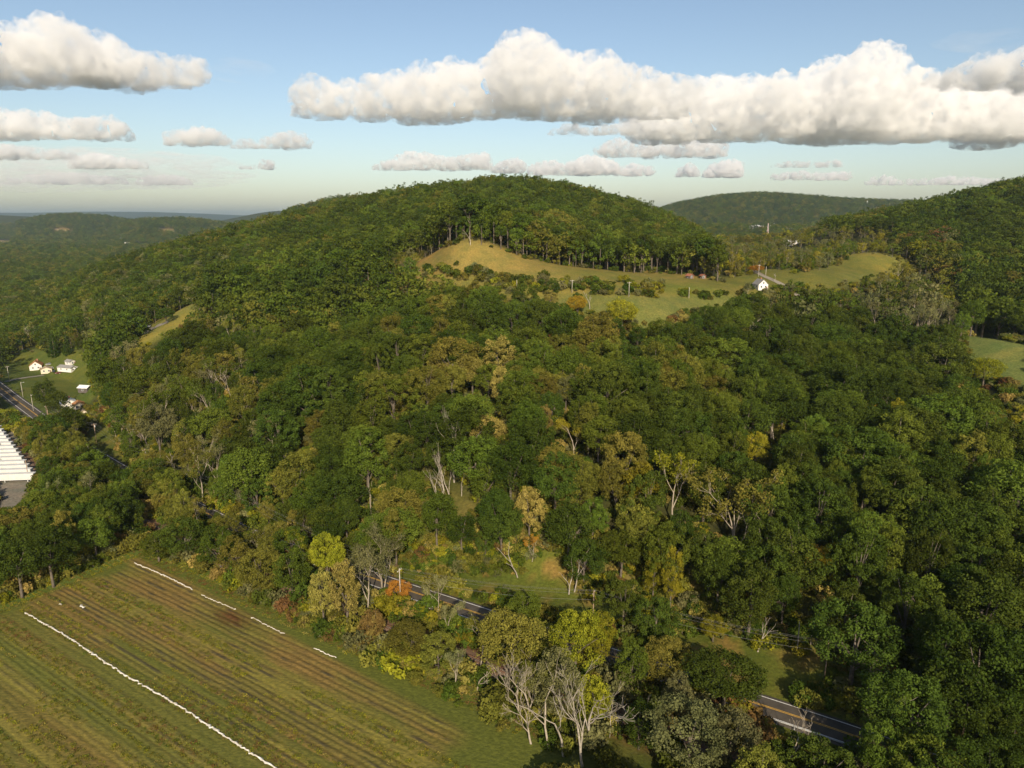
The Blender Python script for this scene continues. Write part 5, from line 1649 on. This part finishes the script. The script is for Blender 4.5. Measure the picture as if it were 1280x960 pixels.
def cloud(label, x0, x1, ybase, tops, seed, voxel=None, depth=0.5, wisp=1.0, group='clouds'):
    """x0..x1 and base line in photo pixels; tops: list of (x, y) of the upper outline"""
    r = np.random.default_rng(seed)
    a, _, c = ray((x0 + x1) / 2, ybase)
    Yc = (BASE - CAMZ) / c
    mpp = (cp(x1, ybase, Yc)[0] - cp(x0, ybase, Yc)[0]) / (x1 - x0)      # metres per pixel at the cloud
    W = (x1 - x0) * mpp
    V, F, b0 = [], [], 0
    tx_, ty_ = zip(*tops)
    n = int(26 + 60 * min(1, (x1 - x0) / 400))
    for k in range(n * 3):
        px = r.uniform(x0, x1)
        Hm = max(cp(px, float(np.interp(px, tx_, ty_)), Yc)[2] - BASE, 40)
        rad = Hm * r.uniform(0.16, 0.42) if k > n else Hm * r.uniform(0.3, 0.5)
        rad = min(rad, 0.2 * W + 30)
        z = BASE + rad * 0.5 + r.uniform(0, 1) ** 0.8 * max(Hm * 0.97 - rad * 1.4, 0)
        edge = min(px - x0, x1 - px) * mpp
        xx_ = ray(px, ybase)[0] * Yc
        yy_ = Yc + r.normal() * Hm * depth * 0.8
        if k > n: yy_ = Yc - abs(r.normal()) * Hm * depth * 0.8
        V.append(IV * np.array((rad * 1.1, rad, rad * 0.9)) + np.array((xx_, yy_, z))); F.append(IF + b0); b0 += len(IV)
    V = np.concatenate(V); org = np.array((a * Yc, Yc, BASE))
    me = mesh_from('cloud', V - org, np.concatenate(F), (cm,))
    o = bpy.data.objects.new('cloud_tmp', me); COL.objects.link(o)
    Hmax = cp(CX, min(ty_), Yc)[2] - BASE
    rm = o.modifiers.new('r', 'REMESH'); rm.mode = 'VOXEL'; rm.voxel_size = voxel or max(Hmax / 22, W / 130)
    dg = bpy.context.evaluated_depsgraph_get()
    me2 = bpy.data.meshes.new_from_object(o.evaluated_get(dg))
    bpy.data.objects.remove(o); bpy.data.meshes.remove(me)
    nv = len(me2.vertices)
    co = np.empty(nv * 3, np.float32); me2.vertices.foreach_get('co', co); co = co.reshape(-1, 3)
    no = np.empty(nv * 3, np.float32); me2.vertex_normals.foreach_get('vector', no); no = no.reshape(-1, 3)
    f1, f2 = 3.2 / Hmax, 9.0 / Hmax
    d = np.empty(nv)
    for i in range(nv):
        p = Vector(co[i] + org * 0.001)
        d[i] = (0.42 - abs(noise.noise(p * f1))) * 0.20 + (0.3 - abs(noise.noise(p * f2))) * 0.12 + noise.noise(p * f2 * 2.7) * 0.035
    co = co + no * (d * Hmax * wisp)[:, None]
    low = co[:, 2] < 0.06 * Hmax
    co[:, 2] = np.where(low, 0.06 * Hmax + (co[:, 2] - 0.06 * Hmax) * 0.25, co[:, 2])
    me2.vertices.foreach_set('co', co.astype(np.float32).ravel())
    me2.name = 'cloud'
    me2.materials.clear(); me2.materials.append(cm)
    o = obj('cloud', me2, None, tuple(org))
    tag(o, label, 'cloud', group)
    return o


cloud('long bright cumulus cloud above the main hill summit', 378, 850, 152, [(378, 120), (400, 98), (440, 105), (460, 112), (490, 92), (520, 85), (570, 78), (610, 85), (650, 58), (672, 54), (700, 72), (735, 66), (770, 88), (812, 92), (850, 100)], 1)
cloud('broad cumulus bank with grey belly at the right side of the sky', 800, 1330, 180, [(800, 105), (850, 110), (905, 94), (940, 105), (1000, 100), (1022, 76), (1045, 72), (1070, 95), (1120, 98), (1180, 95), (1230, 100), (1330, 90)], 2)
cloud('pale cloud arm at the top right picture edge', 1160, 1360, 112, [(1160, 98), (1200, 78), (1220, 64), (1240, 72), (1280, 52), (1360, 40)], 3)
cloud('grey-bottomed cloud at the top left corner', -80, 132, 104, [(-80, 42), (-20, 28), (20, 30), (50, 40), (80, 22), (100, 20), (120, 42), (132, 66)], 4)
cloud('ragged tail right of the top left cloud', 120, 248, 112, [(120, 70), (150, 55), (200, 68), (230, 72), (248, 70)], 5)
cloud('flat grey cloud at the left edge below the big corner cloud', -60, 158, 176, [(-60, 140), (10, 135), (70, 140), (110, 148), (140, 142), (158, 152)], 6)
cloud('small round cloud between two others on the left', 213, 286, 183, [(213, 166), (230, 160), (255, 157), (275, 160), (286, 172)], 7)
cloud('small slanting cloud left of the long bright one', 288, 384, 187, [(288, 182), (310, 172), (340, 172), (360, 162), (384, 168)], 8)
cloud('low cloud streak at the left edge near the horizon', -60, 95, 200, [(-60, 178), (0, 178), (15, 180), (60, 184), (95, 190)], 9)
cloud('faint low streak right of the left edge streak', 90, 185, 212, [(90, 196), (125, 190), (160, 196), (185, 204)], 10)
cloud('little bright puff low on the left', 175, 240, 232, [(175, 222), (200, 217), (225, 218), (240, 226)], 11)
cloud('tiny bright puffs low between hill and left clouds', 300, 344, 212, [(300, 207), (320, 205), (334, 198), (344, 206)], 12)
cloud('low streak of cloud just above the left valley', 0, 160, 231, [(0, 224), (20, 221), (60, 215), (110, 214), (160, 222)], 13)
cloud('bright low cloud left above the main hill', 468, 606, 214, [(468, 206), (490, 198), (512, 188), (540, 192), (570, 196), (606, 188)], 14)
cloud('small bright puff just above the summit', 610, 652, 217, [(610, 212), (630, 200), (648, 196), (652, 204)], 15)
cloud('bright low cloud right of the summit', 662, 765, 220, [(662, 208), (685, 197), (705, 205), (735, 192), (765, 200)], 16)
cloud('bright low cloud under the right bank', 750, 905, 198, [(750, 180), (770, 172), (820, 176), (870, 170), (905, 178)], 17)
cloud('small puff below the low bright cloud', 768, 812, 221, [(768, 210), (790, 203), (812, 208)], 18)
cloud('small upright puff right of the summit slope', 880, 920, 223, [(880, 214), (900, 200), (918, 198), (920, 204)], 19)
cloud('tiny upright puff left of its taller neighbour', 844, 870, 222, [(844, 216), (858, 204), (870, 212)], 20)
cloud('low bright streak above the far right hill', 965, 1060, 226, [(965, 216), (1000, 213), (1030, 214), (1060, 212)], 21)
cloud('thin streak above the far right hill, upper one', 965, 1050, 210, [(965, 206), (985, 200), (1020, 202), (1050, 198)], 22)
cloud('row of low bright puffs at the right above the hill', 1080, 1270, 232, [(1080, 228), (1102, 215), (1125, 224), (1160, 222), (1180, 219), (1220, 221), (1270, 224)], 23)
cloud('grey shelf of cloud under the long bright cumulus', 685, 840, 170, [(685, 165), (705, 152), (740, 156), (800, 152), (840, 150)], 24)

# thin veils: flat sheets of ragged vapour
vm, t, out = nt('veil_vapour')
pv = N(t, 'ShaderNodeVolumePrincipled'); pv.inputs['Color'].default_value = (1, 1, 1, 1)
geo = N(t, 'ShaderNodeNewGeometry')
mp = N(t, 'ShaderNodeMapping'); mp.inputs['Scale'].default_value = (0.35, 0.35, 2.0); t.links.new(geo.outputs['Position'], mp.inputs['Vector'])
nz = N(t, 'ShaderNodeTexNoise', Scale=0.0035, Detail=5.0, Roughness=0.65); t.links.new(mp.outputs[0], nz.inputs['Vector'])
mr = N(t, 'ShaderNodeMapRange'); mr.inputs[1].default_value = 0.47; mr.inputs[2].default_value = 0.75; mr.inputs[4].default_value = 0.0009
t.links.new(nz.outputs[0], mr.inputs[0]); t.links.new(mr.outputs[0], pv.inputs['Density']); t.links.new(pv.outputs[0], out.inputs['Volume'])


def veil(label, x0, x1, y0, y1, Yc, seed, thick=0.5):
    r = np.random.default_rng(seed)
    A, B = cp(x0, (y0 + y1) / 2, Yc), cp(x1, (y0 + y1) / 2, Yc)
    W = B[0] - A[0]; Hh = cp(CX, y0, Yc)[2] - cp(CX, y1, Yc)[2]
    v = IV2 * np.array((W / 2, W * thick / 2, Hh / 2))
    v *= (1 + 0.25 * np.array([noise.noise(Vector(q) * 1.7 + Vector((seed, 0, 0))) for q in IV2]))[:, None]
    o = obj('cloud_veil', mesh_from('cloud_veil', v, IF2, (vm,)), None, ((A[0] + B[0]) / 2, Yc, (A[2] + B[2]) / 2))
    tag(o, label, 'cloud', 'thin veils of cloud')


IV2, IF2 = ico(3)
veil('thin wisp of cloud right of the top left cloud', 255, 345, 72, 104, 9000, 1)
veil('thin pale streak at the top right above the cloud arm', 1170, 1300, 38, 66, 9000, 2)
veil('broad faint veil low over the left valley', -150, 330, 186, 240, 24000, 3)

# ------------------------------------------------------------------ haze: the air itself
hm, t, out = nt('haze_air')
pv = N(t, 'ShaderNodeVolumePrincipled')
pv.inputs['Color'].default_value = (0.72, 0.87, 1.0, 1)
pv.inputs['Density'].default_value = 5.2e-5
pv.inputs['Anisotropy'].default_value = 0.5
t.links.new(pv.outputs[0], out.inputs['Volume'])
HAZE_Y = float(GY.max()) + 200.0
mb = MB(); mb.box(-24600, 24600, -500, HAZE_Y, float(GZ.min()) - 1.0, max(float(GZ.max()) + 40.0, 300.0))
o = mb.build('haze', hm)
tag(o, 'thin blue haze in the air over the far valley', kind='stuff')
